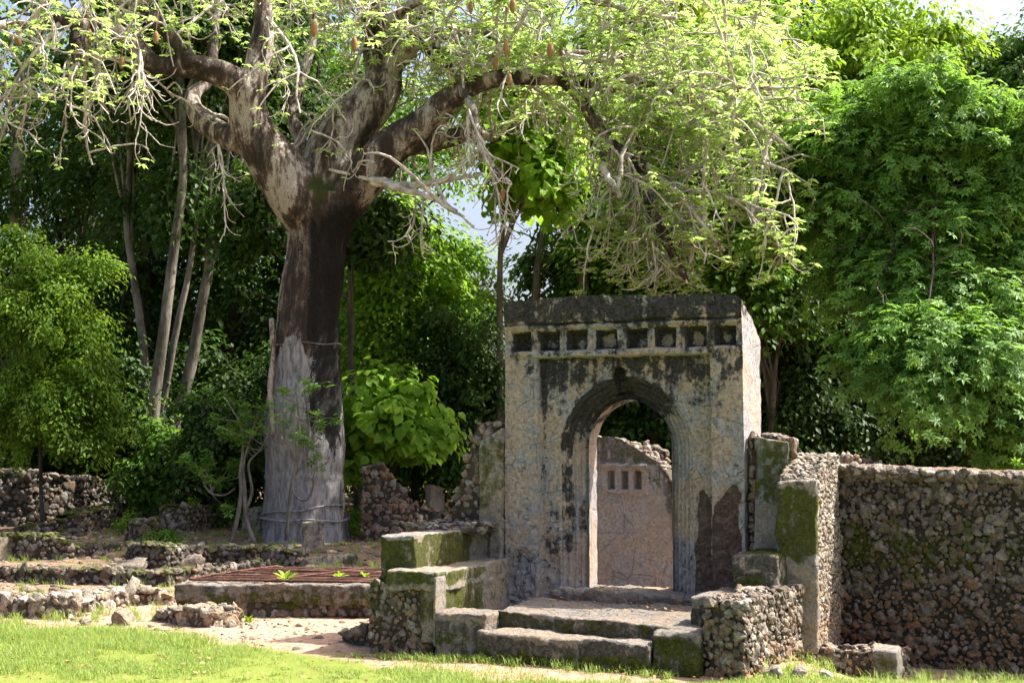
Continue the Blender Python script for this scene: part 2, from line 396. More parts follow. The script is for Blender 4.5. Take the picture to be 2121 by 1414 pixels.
def wall(mb, path, z0, z1, th, sp=.11, seed=1, jag=.05, lod=2, moss=0.2, warm=.2, back=False, ends=(1, 1), size=(.48, .8), tops=True, depth=.28, core_amp=.03, drop=.04):
    """rubble masonry: mortar core with separate lumps of stone; path = front line left to right"""
    rng = np.random.default_rng(seed)
    q, P, s0 = resample(path, .07); n = len(q); L = q[-1]
    Tn = unit(np.gradient(P, axis=0)); Nn = np.stack([Tn[:, 1], -Tn[:, 0]], 1)
    zs0 = np.interp(q, s0, np.broadcast_to(z0, s0.shape)); zs1 = np.interp(q, s0, np.broadcast_to(z1, s0.shape))
    zs1 = zs1 + jag * fbm(np.stack([q * 3.3, q * 0 + seed, q * 0], 1), 1, 3, seed)
    th_ = np.broadcast_to(th, (n,))
    h = float((zs1 - zs0).max()); nf = max(3, int(h / .07)); nt = max(2, int(th_.max() / .08))
    vs = np.linspace(0, 1, nf); rows = []
    Pc = P - Nn * .02; Pc[0] += Tn[0] * .02; Pc[-1] -= Tn[-1] * .02; tc = np.maximum(th_ - .04, .04); zc1 = zs1 - .02
    for v in vs: rows.append(np.c_[Pc, zs0 + v * (zc1 - zs0)])
    for k in range(1, nt + 1):
        v = k / nt; rows.append(np.c_[Pc - Nn * (tc * v)[:, None], zc1 - .02 * (2 * v - 1) ** 2])
    for v in vs[::-1][1:]: rows.append(np.c_[Pc - Nn * tc[:, None], zs0 + v * (zc1 - zs0)])
    G = np.stack(rows, 1)
    VV = [G.reshape(-1, 3)]; FF = [grid_faces(n, G.shape[1])]; off = n * G.shape[1]
    for e in (0, n - 1):
        a = G[e, :nf]; b = G[e, -nf:][::-1]
        w = np.linspace(0, 1, nt + 1)[None, :, None]; C = a[:, None] * (1 - w) + b[:, None] * w
        f = grid_faces(nf, nt + 1); f = f if e == 0 else f[:, ::-1]
        VV.append(C.reshape(-1, 3)); FF.append(f + off); off += C.shape[0] * C.shape[1]
    V = np.concatenate(VV); F = np.concatenate(FF)[:, ::-1]
    V, F = weld(V, F)
    V = V + core_amp * .6 * vfbm(V, 9, 3, seed) + .03 * vfbm(V, 2, 2, seed + 3)
    def val(x, X, hh): return x(X, hh) if callable(x) else np.full(len(X), float(x))
    hh = np.clip((V[:, 2] - zs0.min()) / max(h, .01), 0, 1)
    mb.add(V, F, core=1.0, rnd=.5, moss=val(moss, V, hh), warm=val(warm, V, hh))
    def lay(pp, nn, hh):
        if len(pp) == 0: return
        keep = rng.random(len(pp)) > drop
        pp, nn, hh = pp[keep], nn[keep], hh[keep]; m = len(pp)
        S = sp * rng.uniform(size[0], size[1], m) * np.clip(rng.gamma(8, .112, m), .5, 1.8)
        Wm = np.clip(val(warm, pp, hh) + rng.normal(0, .28, m), 0, 1); Mo = np.clip(val(moss, pp, hh) + rng.normal(0, .1, m), 0, 1)
        stones(mb, pp + .03 * vfbm(pp, 2, 2, seed + 3) - nn * (S * depth)[:, None], nn, S, rng, lod=lod, warm=Wm, moss=Mo)
    def at(sv): return np.stack([np.interp(sv, q, P[:, 0]), np.interp(sv, q, P[:, 1])], 1), np.stack([np.interp(sv, q, Nn[:, 0]), np.interp(sv, q, Nn[:, 1])], 1)
    for side in ([0, 1] if back else [0]):
        ss, zz = np.meshgrid(np.arange(sp * .4, L, sp), np.arange(sp * .35, h, sp * .86), indexing='ij')
        ss = ss + (np.arange(ss.shape[1]) % 2 * sp * .5)[None]
        ss = (ss + rng.uniform(-.3, .3, ss.shape) * sp).ravel(); zz = (zz + rng.uniform(-.25, .25, zz.shape) * sp).ravel()
        ok = (ss > 0) & (ss < L); ss, zz = ss[ok], zz[ok]
        zb = np.interp(ss, q, zs0); zt = np.interp(ss, q, zs1); ok = zb + zz < zt - .01; ss, zz, zb = ss[ok], zz[ok], zb[ok]
        p2, n2 = at(ss); tt = np.interp(ss, q, th_)
        if side: p2 = p2 - n2 * tt[:, None]; n2 = -n2
        lay(np.c_[p2, zb + zz], np.c_[n2, np.zeros(len(n2))], zz / max(h, .01))
    if tops:
        ss, ww = np.meshgrid(np.arange(sp * .3, L, sp), np.arange(sp * .3, th_.max(), sp * .95), indexing='ij')
        ss = np.clip(ss + rng.uniform(-.35, .35, ss.shape) * sp, 0, L).ravel(); ww = (ww + rng.uniform(-.3, .3, ww.shape) * sp).ravel()
        p2, n2 = at(ss); ok = ww < np.interp(ss, q, th_) - .02; ss, ww, p2, n2 = ss[ok], ww[ok], p2[ok], n2[ok]
        lay(np.c_[p2 - n2 * ww[:, None], np.interp(ss, q, zs1)], np.tile([0, 0, 1.0], (len(ss), 1)), np.ones(len(ss)))
    for e in (0, 1):
        if not ends[e]: continue
        i = 0 if e == 0 else n - 1; tt = float(th_[i]); he = zs1[i] - zs0[i]
        if he < .05: continue
        ww, zz = np.meshgrid(np.arange(sp * .4, tt, sp), np.arange(sp * .35, he, sp * .88), indexing='ij')
        ww = (ww + rng.uniform(-.3, .3, ww.shape) * sp).ravel(); zz = (zz + rng.uniform(-.25, .25, zz.shape) * sp).ravel()
        nn = np.array([*(-Tn[i] if e == 0 else Tn[i]), 0])
        lay(np.c_[P[i] - Nn[i] * ww[:, None], zs0[i] + zz], np.tile(nn, (len(ww), 1)), zz / max(h, .01))
def catmull(pts, k):
    pts = np.asarray(pts, float)
    if len(pts) < 3 or k <= 1: return pts
    a = np.concatenate([[2 * pts[0] - pts[1]], pts, [2 * pts[-1] - pts[-2]]]); out = []
    for i in range(1, len(a) - 2):
        p0, p1, p2, p3 = a[i - 1], a[i], a[i + 1], a[i + 2]
        for t in np.arange(k) / k:
            out.append(.5 * (2 * p1 + (p2 - p0) * t + (2 * p0 - 5 * p1 + 4 * p2 - p3) * t * t + (3 * p1 - p0 - 3 * p2 + p3) * t ** 3))
    out.append(a[-2]); return np.array(out)
def tube(mb, pts, rad, sides=8, k=4, cap=True, **at):
    X = catmull(np.c_[np.asarray(pts, float), np.asarray(rad, float)], k); P, r = X[:, :3], np.maximum(X[:, 3], .001)
    t = unit(np.gradient(P, axis=0)); u = np.cross(t[0], [0.3, .9, .1]); u = u / np.linalg.norm(u); V = []
    an = np.arange(sides) / sides * 2 * np.pi
    for i in range(len(P)):
        u = u - t[i] * (u @ t[i]); u = u / np.linalg.norm(u); v = np.cross(t[i], u)
        V.append(P[i] + r[i] * (np.cos(an)[:, None] * u + np.sin(an)[:, None] * v))
    n = len(P); V = np.array(V).reshape(-1, 3)
    i = np.arange(n - 1)[:, None] * sides; j = np.arange(sides)[None]; j2 = (j + 1) % sides
    F = np.stack([i + j, i + j2, i + sides + j2, i + sides + j], -1).reshape(-1, 4)
    if cap:
        V = np.concatenate([V, P[:1], P[-1:]]); m = n * sides
        a = np.arange(sides); b = (a + 1) % sides; e = (n - 1) * sides
        mb.add(V, F, **at)
        base = mb.n - len(V)
        mb.F3.append(np.concatenate([np.stack([b, a, np.full(sides, m)], 1), np.stack([e + a, e + b, np.full(sides, m + 1)], 1)]) + base)
    else: mb.add(V, F, **at)
    return P, r
def tubes(mb, P, r, sides=4, **at):
    """many thin tubes at once: P (k,n,3), r (k,n)"""
    k, n = P.shape[:2]
    t = unit(np.gradient(P, axis=1)); d = unit(P[:, -1] - P[:, 0] + 1e-6)
    ref = unit(np.cross(d, unit(np.random.default_rng(k).normal(size=(k, 3)))))
    u = unit(np.cross(t, ref[:, None])); v = np.cross(t, u)
    an = np.arange(sides) / sides * 2 * np.pi
    V = P[:, :, None] + r[:, :, None, None] * (np.cos(an)[:, None] * u[:, :, None] + np.sin(an)[:, None] * v[:, :, None])
    i = (np.arange(k) * n * sides)[:, None, None] + (np.arange(n - 1) * sides)[None, :, None]; j = np.arange(sides)[None, None]; j2 = (j + 1) % sides
    F = np.stack([i + j, i + j2, i + sides + j2, i + sides + j], -1).reshape(-1, 4)
    mb.add(V.reshape(-1, 3), F, **at)
def grow(par, count, lr, n, rng, tmin=.3, spread=.8, bias=(0, 0, 0), wander=.3, grav=(0, 0), w=None):
    """children sprouting from parent polylines (k,m,3)"""
    k, m = par.shape[:2]; idx = rng.choice(k, count, p=None if w is None else w / w.sum()); tt = rng.uniform(tmin, 1, count) * (m - 1.001)
    i = tt.astype(int); f = (tt - i)[:, None]; a, b = par[idx, i], par[idx, i + 1]
    d = unit(unit(b - a) * (1 - spread) + rvec(rng, count) * spread + np.asarray(bias))
    st = rng.uniform(*lr, count)[:, None] / (n - 1); P = [a + (b - a) * f]
    for j in range(1, n):
        g = grav[0] + (grav[1] - grav[0]) * (j - 1) / max(1, n - 2)
        d = unit(d + wander * rng.normal(size=(count, 3)) * .6 + np.array([0, 0, g])); P.append(P[-1] + d * st)
    return np.stack(P, 1)
def leaf_t(w=.3, fold=.1, droop=.12):
    return np.array([[0, 0, 0], [-w, .45, fold], [0, 1, -droop], [w, .45, fold]]), np.array([[0, 3, 2], [0, 2, 1]])
def leaf6(w=.26, fold=.08, droop=.2):
    return np.array([[0, 0, 0], [-w, .35, fold], [-w * .8, .7, fold * .6], [0, 1, -droop], [w * .8, .7, fold * .6], [w, .35, fold], [0, .5, -.01]]), np.array([[0, 6, 1], [1, 6, 2], [2, 6, 3], [3, 6, 4], [4, 6, 5], [5, 6, 0]])
def rosette_t(k, w=.2, lift=.2, droop=.25, arc=2 * np.pi, seed=0):
    rng = np.random.default_rng(seed); V = []; F = []; v, f = leaf_t(w, .05, droop)
    for i in range(k):
        a = arc * (i + .5) / k - arc / 2 + rng.uniform(-.12, .12); s = rng.uniform(.75, 1.1) * (1 if arc > 6 else .7 + .3 * np.cos(a)); x = v * s
        y = x[:, 1] + .06; z = x[:, 2] + y * lift * rng.uniform(.3, 1.3)
        V.append(np.c_[x[:, 0] * np.cos(a) + y * np.sin(a), y * np.cos(a) - x[:, 0] * np.sin(a), z]); F.append(f + 4 * i)
    return np.concatenate(V), np.concatenate(F)
def scatter(mb, tpl, pos, nrm, S, rng, tdir=None, rnd=None):
    V0, F = tpl; n = len(pos)
    if n == 0: return
    z = unit(nrm); x = rvec(rng, n) if tdir is None else tdir + .3 * rvec(rng, n)
    y = unit(x - z * (x * z).sum(-1, keepdims=True)); x = np.cross(y, z)
    S = np.broadcast_to(S, (n,))[:, None, None]
    V = pos[:, None] + S * (V0[None, :, 0:1] * x[:, None] + V0[None, :, 1:2] * y[:, None] + V0[None, :, 2:3] * z[:, None])
    k = len(V0)
    if rnd is None: rnd = rng.random(n)
    mb.add(V.reshape(-1, 3), (F[None] + (np.arange(n) * k)[:, None, None]).reshape(-1, 3), rnd=np.repeat(rnd, k))
def foliage(mb, C, CR, per, size, tpl, rng, flat=.75, upw=.8, tone=None):
    """leaf clumps: C centres (m,3), CR radii (m,)"""
    m = len(C)
    if m == 0: return
    n = m * per; idx = np.repeat(np.arange(m), per)
    d = rvec(rng, n); rad = rng.random(n) ** .45
    off = d * rad[:, None] * CR[idx][:, None] * np.array([1, 1, flat])
    ax = unit((C - C.mean(0)) * [1, 1, .3] + rvec(rng, m) * .8 * CR[:, None] - np.array([0, 0, .25])); al = (off * ax[idx]).sum(1); al2 = al * 1.75
    off = off * .72 + ax[idx] * (al2 - .72 * al)[:, None]; off[:, 2] -= .22 * np.maximum(al2, 0) ** 2 / CR[idx]
    nr = unit(np.array([0, 0, upw]) + d * .8 + .5 * rvec(rng, n))
    td = d * np.array([1, 1, .2]) + np.array([0, 0, -.25])
    base = rng.uniform(0, .55, m) if tone is None else tone
    scatter(mb, tpl, C[idx] + off, nr, size * rng.uniform(.65, 1.25, n), rng, tdir=td, rnd=np.clip(base[idx] + rng.uniform(0, .5, n), 0, 1))
def in_ell(rng, n, c, r, shell=.35):
    d = rvec(rng, n); return np.asarray(c) + d * (rng.random(n) ** shell)[:, None] * np.asarray(r)


# ---------------------------------------------------------------- ground
def ground_z(X, Y):
    X = np.asarray(X, float); Y = np.asarray(Y, float)
    left = sstep(3.5, 1.0, X)
    z = np.clip(.042 * (Y - 21.2), 0, .42) * left + .08 * sstep(12.8, 14.5, Y) * sstep(-1.5, 0.5, X) * sstep(3.2, 2.4, X)
    z = z - .19 * sstep(2.75, 3.7, X) * sstep(12.6, 14.2, Y) * sstep(18.5, 16.5, Y) + .3 * sstep(17, 26, Y) * (1 - left)
    return z
def gz(x, y): return float(ground_z(x, y))
def axis(lo, hi, st, far):
    a = list(np.arange(lo, hi + 1e-6, st)); s = st; b = hi
    while b < far: s *= 1.35; b += s; a.append(b)
    s = st; b = lo; pre = []
    while b > -far: s *= 1.35; b -= s; pre.append(b)
    return np.array(pre[::-1] + a)
gx = axis(-8, 8, .07, 600); gy = axis(10.5, 30, .07, 600)
XX, YY = np.meshgrid(gx, gy, indexing='ij'); P2 = np.stack([XX, YY, 0 * XX], -1)
GZ_ = ground_z(XX, YY) + .035 * fbm(P2, .9, 3, 3) * sstep(600, 40, np.abs(XX) + YY) + .012 * fbm(P2, 7, 3, 8)
def turf(X, Y):
    """where the lawn grows: 0 bare soil .. 1 grass"""
    X = np.asarray(X, float); Y = np.asarray(Y, float)
    edge = np.interp(X, [-6.2, -4.4, -3.3, -2.1, -1.2, -.3, 1.1, 2.1, 2.5, 6], [17.2, 16.6, 15.7, 14.7, 13.8, 13.2, 13.0, 13.1, 14.1, 14.6])
    g = sstep(.7, -.6, Y - edge)
    g = np.maximum(g, .5 * np.exp(-((X + 6) / 2.5) ** 2 - ((Y - 20.3) / 1.0) ** 2))
    g = np.maximum(g * (1 - .45 * sstep(1.9, 2.4, X)), .5 * np.exp(-((X + 7.3) / 1.5) ** 2 - ((Y - 27.) / .8) ** 2))
    return g
gb = MB()
gb.add(np.stack([XX, YY, GZ_], -1).reshape(-1, 3), grid_faces(*XX.shape), grass=turf(XX, YY).ravel(), litter=np.clip(sstep(18.5, 23, YY) * .6 + sstep(27, 31, YY) * .25, 0, .95).ravel())
go = gb.build("ground", M_GROUND); go["kind"] = "structure"

# ---------------------------------------------------------------- the gate
def wl_(w): return w
GW = 2.757; GT = .80
gate = thing("stone_gate", "tall weathered plaster gateway with a pointed arch and a row of square niches", "gateway", gl(GW / 2, -GT / 2, 0))
topu = np.array([gp(x, y) for x, y in [(1047, 627), (1110, 621), (1165, 616), (1235, 611), (1262, 613), (1300, 610), (1360, 612), (1400, 610), (1500, 610), (1530, 613), (1541, 622)]])
du = .0095
ug = np.linspace(0, GW, int(GW / du)); vg = np.linspace(0, 1, int(3.33 / du))
zt_ = np.interp(ug, topu[:, 0], topu[:, 1]) + .012 * fbm(np.stack([ug * 9, ug * 0, ug * 0], 1), 1, 4, 4)
UU, VV = np.meshgrid(ug, vg, indexing='ij'); ZZ = -.12 + VV * (zt_[:, None] + .12)
UC = 1.40; ZS = 1.66
def arch_sd(u, z, a=.484, h=.53):
    x = np.abs(u - UC); Rr = (a * a + h * h) / (2 * a)
    up = np.hypot(x - (a - Rr), np.maximum(z - ZS, 0)) - Rr
    s = np.where(z > ZS, up, x - a)
    return s * (1 + .12 * sstep(0, .6, z - ZS))
SD = arch_sd(UU, ZZ)
nz = lambda sc, oct, seed, A=None: fbm(np.stack([UU, ZZ, 0 * UU], -1), sc, oct, seed)
def smooth_box(u, z, u0, u1, z0, z1, e=.008):
    return sstep(u0 - e, u0 + e, u) * sstep(u1 + e, u1 - e, u) * sstep(z0 - e, z0 + e, z) * sstep(z1 + e, z1 - e, z)
wob = .006 * nz(6, 2, 77)
d = np.zeros_like(UU)
panel = smooth_box(UU + wob, ZZ + wob, .397, 2.391, -1, 2.664)
d += .11 * panel
edges = [(.2745, .03), (.232, .055), (.172, .055), (.112, .05), (.052, .04)]
for e_, dd in edges: d += dd * sstep(e_ + .007, e_ - .009, SD + .5 * wob)
for a_, b_ in ((.052, .112), (.112, .172), (.172, .232), (.232, .2745)):
    m_ = np.clip((SD - a_) / (b_ - a_), 0, 1); d -= .018 * np.sin(np.pi * m_) * (m_ > 0) * (m_ < 1)
zf0, zf1 = 2.70, 3.03      # frieze band
zc = 3.055
d += -.03 * sstep(zc - .012, zc + .012, ZZ + .5 * wob)
d += -.018 * smooth_box(UU, ZZ + wob, -1, 9, 2.672, 2.735) - .026 * smooth_box(UU, ZZ + wob, -1, 9, 2.99, 3.035)
NX = [(165, 270), (320, 435), (480, 592), (642, 765), (822, 940), (985, 1105), (1160, 1280), (1328, 1450)]
niches = []
for a_, b_ in NX:
    u0 = gp(1000 + .3607 * (a_ + 3), 700)[0]; u1 = gp(1000 + .3607 * (b_ + 3), 700)[0]; niches.append((u0, u1))
    d += .06 * smooth_box(UU + wob, ZZ + wob, u0, u1, 2.748, 2.962, .006) + .085 * smooth_box(UU + wob, ZZ + wob, u0 + .024, u1 - .02, 2.755, 2.94, .006)
for k in range(7):
    um = (niches[k][1] + niches[k + 1][0]) / 2; d += .012 * np.exp(-((UU - um - .01) / .007) ** 2) * smooth_box(UU, ZZ, 0, 9, 2.74, 2.985)
# bare patches where the plaster fell off
def poly_in(px):
    q = np.array([gp(*p) for p in px]); c = np.zeros(UU.shape, bool); j = len(q) - 1
    uu = UU + .035 * nz(7, 4, 5); zz = ZZ + .035 * nz(7, 4, 6)
    for i in range(len(q)):
        xi, yi = q[i]; xj, yj = q[j]
        c ^= ((yi > zz) != (yj > zz)) & (uu < (xj - xi) * (zz - yi) / (yj - yi + 1e-12) + xi); j = i
    return c.astype(float)
bare = np.maximum(poly_in([(1472, 1230), (1474, 1045), (1492, 1030), (1508, 1010), (1524, 1000), (1534, 1020), (1536, 1230)]),
                  poly_in([(1432, 1230), (1440, 1020), (1450, 1012), (1464, 1042), (1470, 1050), (1470, 1230)]))
rough = np.maximum(poly_in([(1052, 1240), (1055, 1150), (1085, 1130), (1108, 1160), (1112, 1240)]), poly_in([(1115, 1240), (1115, 1120), (1140, 1110), (1152, 1160), (1150, 1240)]))
for _ in range(5):
    for A_ in (bare, rough): A_[1:-1, 1:-1] = (A_[1:-1, 1:-1] + A_[:-2, 1:-1] + A_[2:, 1:-1] + A_[1:-1, :-2] + A_[1:-1, 2:]) / 5
d += .016 * bare + bare * .014 * nz(22, 3, 12) + rough * (.02 + .035 * nz(13, 3, 13))
# lost key stone over the apex and the crack above it
key = poly_in([(1259, 764), (1287, 760), (1288, 775), (1292, 782), (1293, 818), (1262, 818), (1264, 800), (1258, 780)])
for _ in range(1): key[1:-1, 1:-1] = (key[1:-1, 1:-1] + key[:-2, 1:-1] + key[2:, 1:-1] + key[1:-1, :-2] + key[1:-1, 2:]) / 5
d = d * (1 - key) + key * np.maximum(d + .10, .30)
cr = np.exp(-((UU - 1.335 - .02 * nz(8, 2, 31)) / .007) ** 2) * smooth_box(UU, ZZ, 0, 9, 2.5, 2.74); d += .03 * cr
crk = np.exp(-((ZZ - 3.06 - .02 * nz(5, 3, 33)) / .011) ** 2) * smooth_box(UU, ZZ, 1.55, 2.0, 2, 4, .1) + np.exp(-((ZZ - 3.045 - .015 * nz(5, 3, 33)) / .006) ** 2) * smooth_box(UU, ZZ, .3, 2.4, 2, 4, .2) * .5
d += .06 * crk
rg = sstep(3.0, 3.12, ZZ)
d += .007 * nz(9, 4, 21) + .0035 * nz(40, 3, 22) + rg * (.03 * nz(5, 4, 23) + .015 * nz(17, 3, 24)) + .012 * nz(2, 2, 25)
pk = np.clip(nz(26, 2, 26) - .35, 0, 1); d += .05 * pk
d -= .03 * sstep(1, .6, VV * 999)  # keeps the foot flush
drop = lambda u, w: np.interp(w, [0, .1, .45, GT], [0, .03, .16, .40])
corner = lambda u: .0
# stains that grow on the damp upper parts and below ledges, plus recess shade painted into the mask
st = .23 * np.ones_like(UU) + .22 * fbm(np.stack([UU, ZZ, 0 * UU], -1), 1.2, 3, 91)
st += .60 * sstep(3.0, 3.1, ZZ) + .30 * smooth_box(UU, ZZ, -1, 9, 2.68, 3.06, .02)
st += panel * (.46 * sstep(1.75, 2.6, ZZ) + .05)
st += panel * .3 * np.exp(-((UU - .44) / .035) ** 2) * sstep(.9, 1.6, ZZ)  # recess shadow along the panel's left edge, painted in
st += .30 * (SD < .29) * (SD > -.1) * sstep(1.3, 2.05, ZZ) * sstep(2.1, .9, UU) + .3 * (SD < .27) * sstep(1.9, 2.2, ZZ)
st += .25 * (SD < .2745) * (SD > .17) * sstep(UC, UC - .3, UU) * sstep(.2, 1.2, ZZ)
st += .28 * (UU < .397) * sstep(2.0, 2.6, ZZ) * sstep(2.72, 2.66, ZZ) + .3 * (UU > 2.391) * sstep(1.7, 2.5, ZZ) * sstep(2.72, 2.66, ZZ)
st += .4 * np.exp(-((UU - .15) / .1) ** 2 - ((ZZ - .42) / .08) ** 2) + .3 * np.exp(-((UU - .52) / .08) ** 2 - ((ZZ - .55) / .3) ** 2) + .3 * np.exp(-((UU - .28) / .12) ** 2 - ((ZZ - .16) / .12) ** 2)
st += .3 * np.exp(-((UU - 2.45) / .2) ** 2 - ((ZZ - 1.05) / .2) ** 2) * panel
for (u0, u1) in niches: st += .5 * smooth_box(UU, ZZ, u0, u1, 2.748, 2.962, .01)  # dark stain in the niches, with their recess shade painted in
for (u0, u1) in niches: st -= .75 * np.exp(-((UU - (u0 + u1) / 2 - .01) / .07) ** 2 - ((ZZ - 2.83) / .075) ** 2) * sstep(-.3, 1.6, u1)
st += .5 * key  # shade inside the key stone's hole, painted darker than its depth gives
NU, NZ = UU.shape
# snap the hole's rim on to the arch curve
ok = np.abs(SD) < .0075
gx_ = (arch_sd(UU + .001, ZZ) - arch_sd(UU - .001, ZZ)) / .002; gz_ = (arch_sd(UU, ZZ + .001) - arch_sd(UU, ZZ - .001)) / .002
g2 = np.maximum(gx_ ** 2 + gz_ ** 2, .3)
U2 = np.where(ok, UU - SD * gx_ / g2, UU); Z2 = np.where(ok, ZZ - SD * gz_ / g2, ZZ); SD2 = np.where(ok, 0, SD)
batter = .012 * (1 - VV)
def warp(u, w, z):
    X = gl(u, w, z); X = X + .010 * vfbm(X, 4, 3, 41); return X
FR = warp(U2, -d, Z2).reshape(-1, 3)
FF = grid_faces(NU, NZ)
sdf = SD2.ravel()[FF].mean(1); uf = U2.ravel()[FF].mean(1); zf = Z2.ravel()[FF].mean(1)
att = dict(stain=st.ravel(), bare=np.clip(bare * .75 + rough * .12, 0, 1).ravel(), moss=(.15 * sstep(3.1, 3.3, ZZ)).ravel())
lab = np.full(len(FF), 0)
hole = sdf < 0
nidx = np.full(len(FF), -1)
for k, (u0, u1) in enumerate(niches):
    nidx[(uf > u0) & (uf < u1) & (zf > 2.748) & (zf < 2.962)] = k
lab[:] = 1
lab[zf > zc] = 2
lab[(zf > 2.668) & (zf <= zc)] = 3
lab[(zf <= 2.668) & (uf < .397)] = 4
lab[(zf <= 2.668) & (uf > 2.391)] = 5
lab[(sdf < .2745) & (zf < 2.66) & (lab == 1)] = 6
lab[nidx >= 0] = 7; lab[hole] = -1
def gpart(name, mask, parent):
    V, F, A = sub(FR, FF, mask, att); b = MB(); b.add(V, F, **A); return b
gpart("cornice", lab == 2, gate).build("cornice", M_GATE, gate)
frz = gpart("frieze", lab == 3, gate).build("frieze", M_GATE, gate)
for k in range(8): gpart("niche", nidx == k, frz).build("niche", M_GATE, frz)
gpart("pilaster", lab == 4, gate).build("pilaster", M_GATE, gate)
gpart("pilaster", lab == 5, gate).build("pilaster", M_GATE, gate)
gpart("spandrel_panel", lab == 1, gate).build("spandrel_panel", M_GATE, gate)
# arch: mouldings on the front, then the jamb running back
ab = gpart("arch_moulding", lab == 6, gate)
def arch_curve(off, n=90):
    a, h = .484 + off, .53 + off * .9; Rr = (a * a + h * h) / (2 * a); phi = math.acos((Rr - a) / Rr)
    zz = np.linspace(-.1, ZS, 60, endpoint=False); an = np.linspace(0, phi, n)
    r = np.concatenate([np.c_[UC + a + 0 * zz, zz], np.c_[UC + (a - Rr) + Rr * np.cos(an), ZS + Rr * np.sin(an)]])
    l = r[::-1][1:].copy(); l[:, 0] = 2 * UC - l[:, 0]
    return np.concatenate([r, l])
def arch_strip(o0, w0, o1, w1, m):
    A = arch_curve(o0); B = arch_curve(o1); t = np.linspace(0, 1, m)[None, :, None]
    UZ = A[:, None] * (1 - t) + B[:, None] * t; ww = np.broadcast_to(w0 + (w1 - w0) * t[..., 0], UZ.shape[:2])
    X = warp(UZ[..., 0], ww, UZ[..., 1]).reshape(-1, 3) ; z = UZ[..., 1].ravel()
    return X + .012 * vfbm(X, 16, 3, 9) * (np.linspace(0, 1, m)[None, :, None] > .15).repeat(len(A), 0).reshape(-1, 1), grid_faces(len(A), m), z
X, F, z = arch_strip(0, -.27, 0, -.52, 16); ab.add(X, F, stain=.2 + .4 * sstep(1.5, 2.1, z))
ab.build("arch_moulding", M_GATE, gate)
gbod = MB()
X, F, z = arch_strip(0, -.52, .22, -.52, 8); gbod.add(X, F, stain=.4)
X, F, z = arch_strip(.22, -.52, .22, -GT, 10); gbod.add(X, F, stain=.4)
nw = 40; wv = np.linspace(0, 1, nw)
for iu, sgn in ((0, 1), (NU - 1, -1)):
    z0c = ZZ[iu]; dz = np.interp(wv * GT, [0, .1, .45, GT], [0, .03, .16, .40])
    zz = -.12 + (VV[iu][:, None]) * (z0c[-1] + .12 - dz[None]); ww = -(d[iu][:, None] * (1 - wv[None]) + GT * wv[None])
    uu = np.full_like(zz, ug[iu])
    Xs = gl(uu, ww, zz); q = Xs.reshape(-1, 3)
    Xs = Xs + .010 * vfbm(Xs, 4, 3, 41)
    bumpy = (.010 * fbm(q, 14, 4, 3) + .012 * fbm(q, 4, 3, 4)).reshape(zz.shape) * np.minimum(1, wv * 8)[None]
    Xs = Xs + bumpy[..., None] * (T3 if iu else -T3)
    f = grid_faces(NZ, nw); f = f if iu == 0 else f[:, ::-1]
    gbod.add(Xs.reshape(-1, 3), f[:, ::-1], stain=(.12 + .5 * sstep(2.85, 3.2, zz)).ravel(), bare=0)
uu, wq = np.meshgrid(ug, wv, indexing='ij')
zz = ZZ[:, -1][:, None] - np.interp(wq * GT, [0, .1, .45, GT], [0, .03, .16, .40]); ww = -(d[:, -1][:, None] * (1 - wq) + GT * wq)
Xt = gl(uu, ww, zz); Xt = Xt + .010 * vfbm(Xt, 4, 3, 41) + (.03 * fbm(Xt.reshape(-1, 3), 9, 4, 6).reshape(zz.shape) * np.minimum(1, wq * 6) * sstep(0, .05, uu) * sstep(GW, GW - .05, uu))[..., None] * Z3
gbod.add(Xt.reshape(-1, 3), grid_faces(NU, nw), stain=.6)
ub = np.linspace(0, GW, 90); zb = np.linspace(-.12, 2.88, 100); U3, Z3_ = np.meshgrid(ub, zb, indexing='ij')
s3 = arch_sd(U3, Z3_, .704, .728); f = grid_faces(90, 100); f = f[s3.ravel()[f].mean(1) > .0]
gbod.add(warp(U3, -GT + 0 * U3, Z3_).reshape(-1, 3), f[:, ::-1], stain=.4)
gbod.build("gate_body", M_GATE, gate)
# threshold stone
th_ = thing("door_sill", "rough low stone sill lying across the foot of the arch", "sill", gl(UC, .0, 0))
tb = MB()
block(tb, gl([.60, 2.28, 2.28, .60], [.12, .10, -.55, -.55], 0), OG[2] - .1, OG[2] + np.array([.10, .07, .11, .11]), .03, .05, .03, 61, dict(stain=.2, bare=lambda X, u: .3 + .2 * (u[:, 2] < .8)), big=.05)
tb.build("sill_slab", M_STEP, th_)
rb = MB(); rng = np.random.default_rng(4)

# ---------------------------------------------------------------- the steps
ZG = OG[2]
def mossy(lo, hi, top=.0):
    """moss low on a riser, growing in its own patches"""
    return lambda X, u: lo + (hi - lo) * (1 - u[:, 2]) + top * (u[:, 2] > .97)
stp = thing("stone_steps", "two long worn stone steps leading up to the landing before the arch", "steps", gl(1.6, 1.9, -.4))
b = MB()
block(b, gl([.64, 2.72, 2.72, .40], [1.70, 1.72, .02, .02], 0), ZG - .4, ZG + np.array([.035, -.05, -.03, .0]), .03, .03, .014, 71, dict(stain=lambda X, u: .05 + .47 * (u[:, 2] < .96) + .3, moss=lambda X, u: .02 + .6 * (u[:, 2] < .96), bare=lambda X, u: .34 * (u[:, 2] > .985)), big=.035)
b.build("landing", M_STEP, stp)
b = MB()
block(b, gl([.56, 2.36, 2.36, .56], [2.07, 2.08, 1.6, 1.6], 0), ZG - .55, ZG + np.array([-.13, -.17, -.165, -.14]), .03, .035, .018, 72, dict(stain=lambda X, u: .2 + .62 * (u[:, 2] < .93), moss=lambda X, u: .08 + .75 * sstep(.8, .5, u[:, 2]), bare=lambda X, u: .34 * (u[:, 2] > .985)), big=.03)
b.build("lower_step", M_STEP, stp)
b = MB()
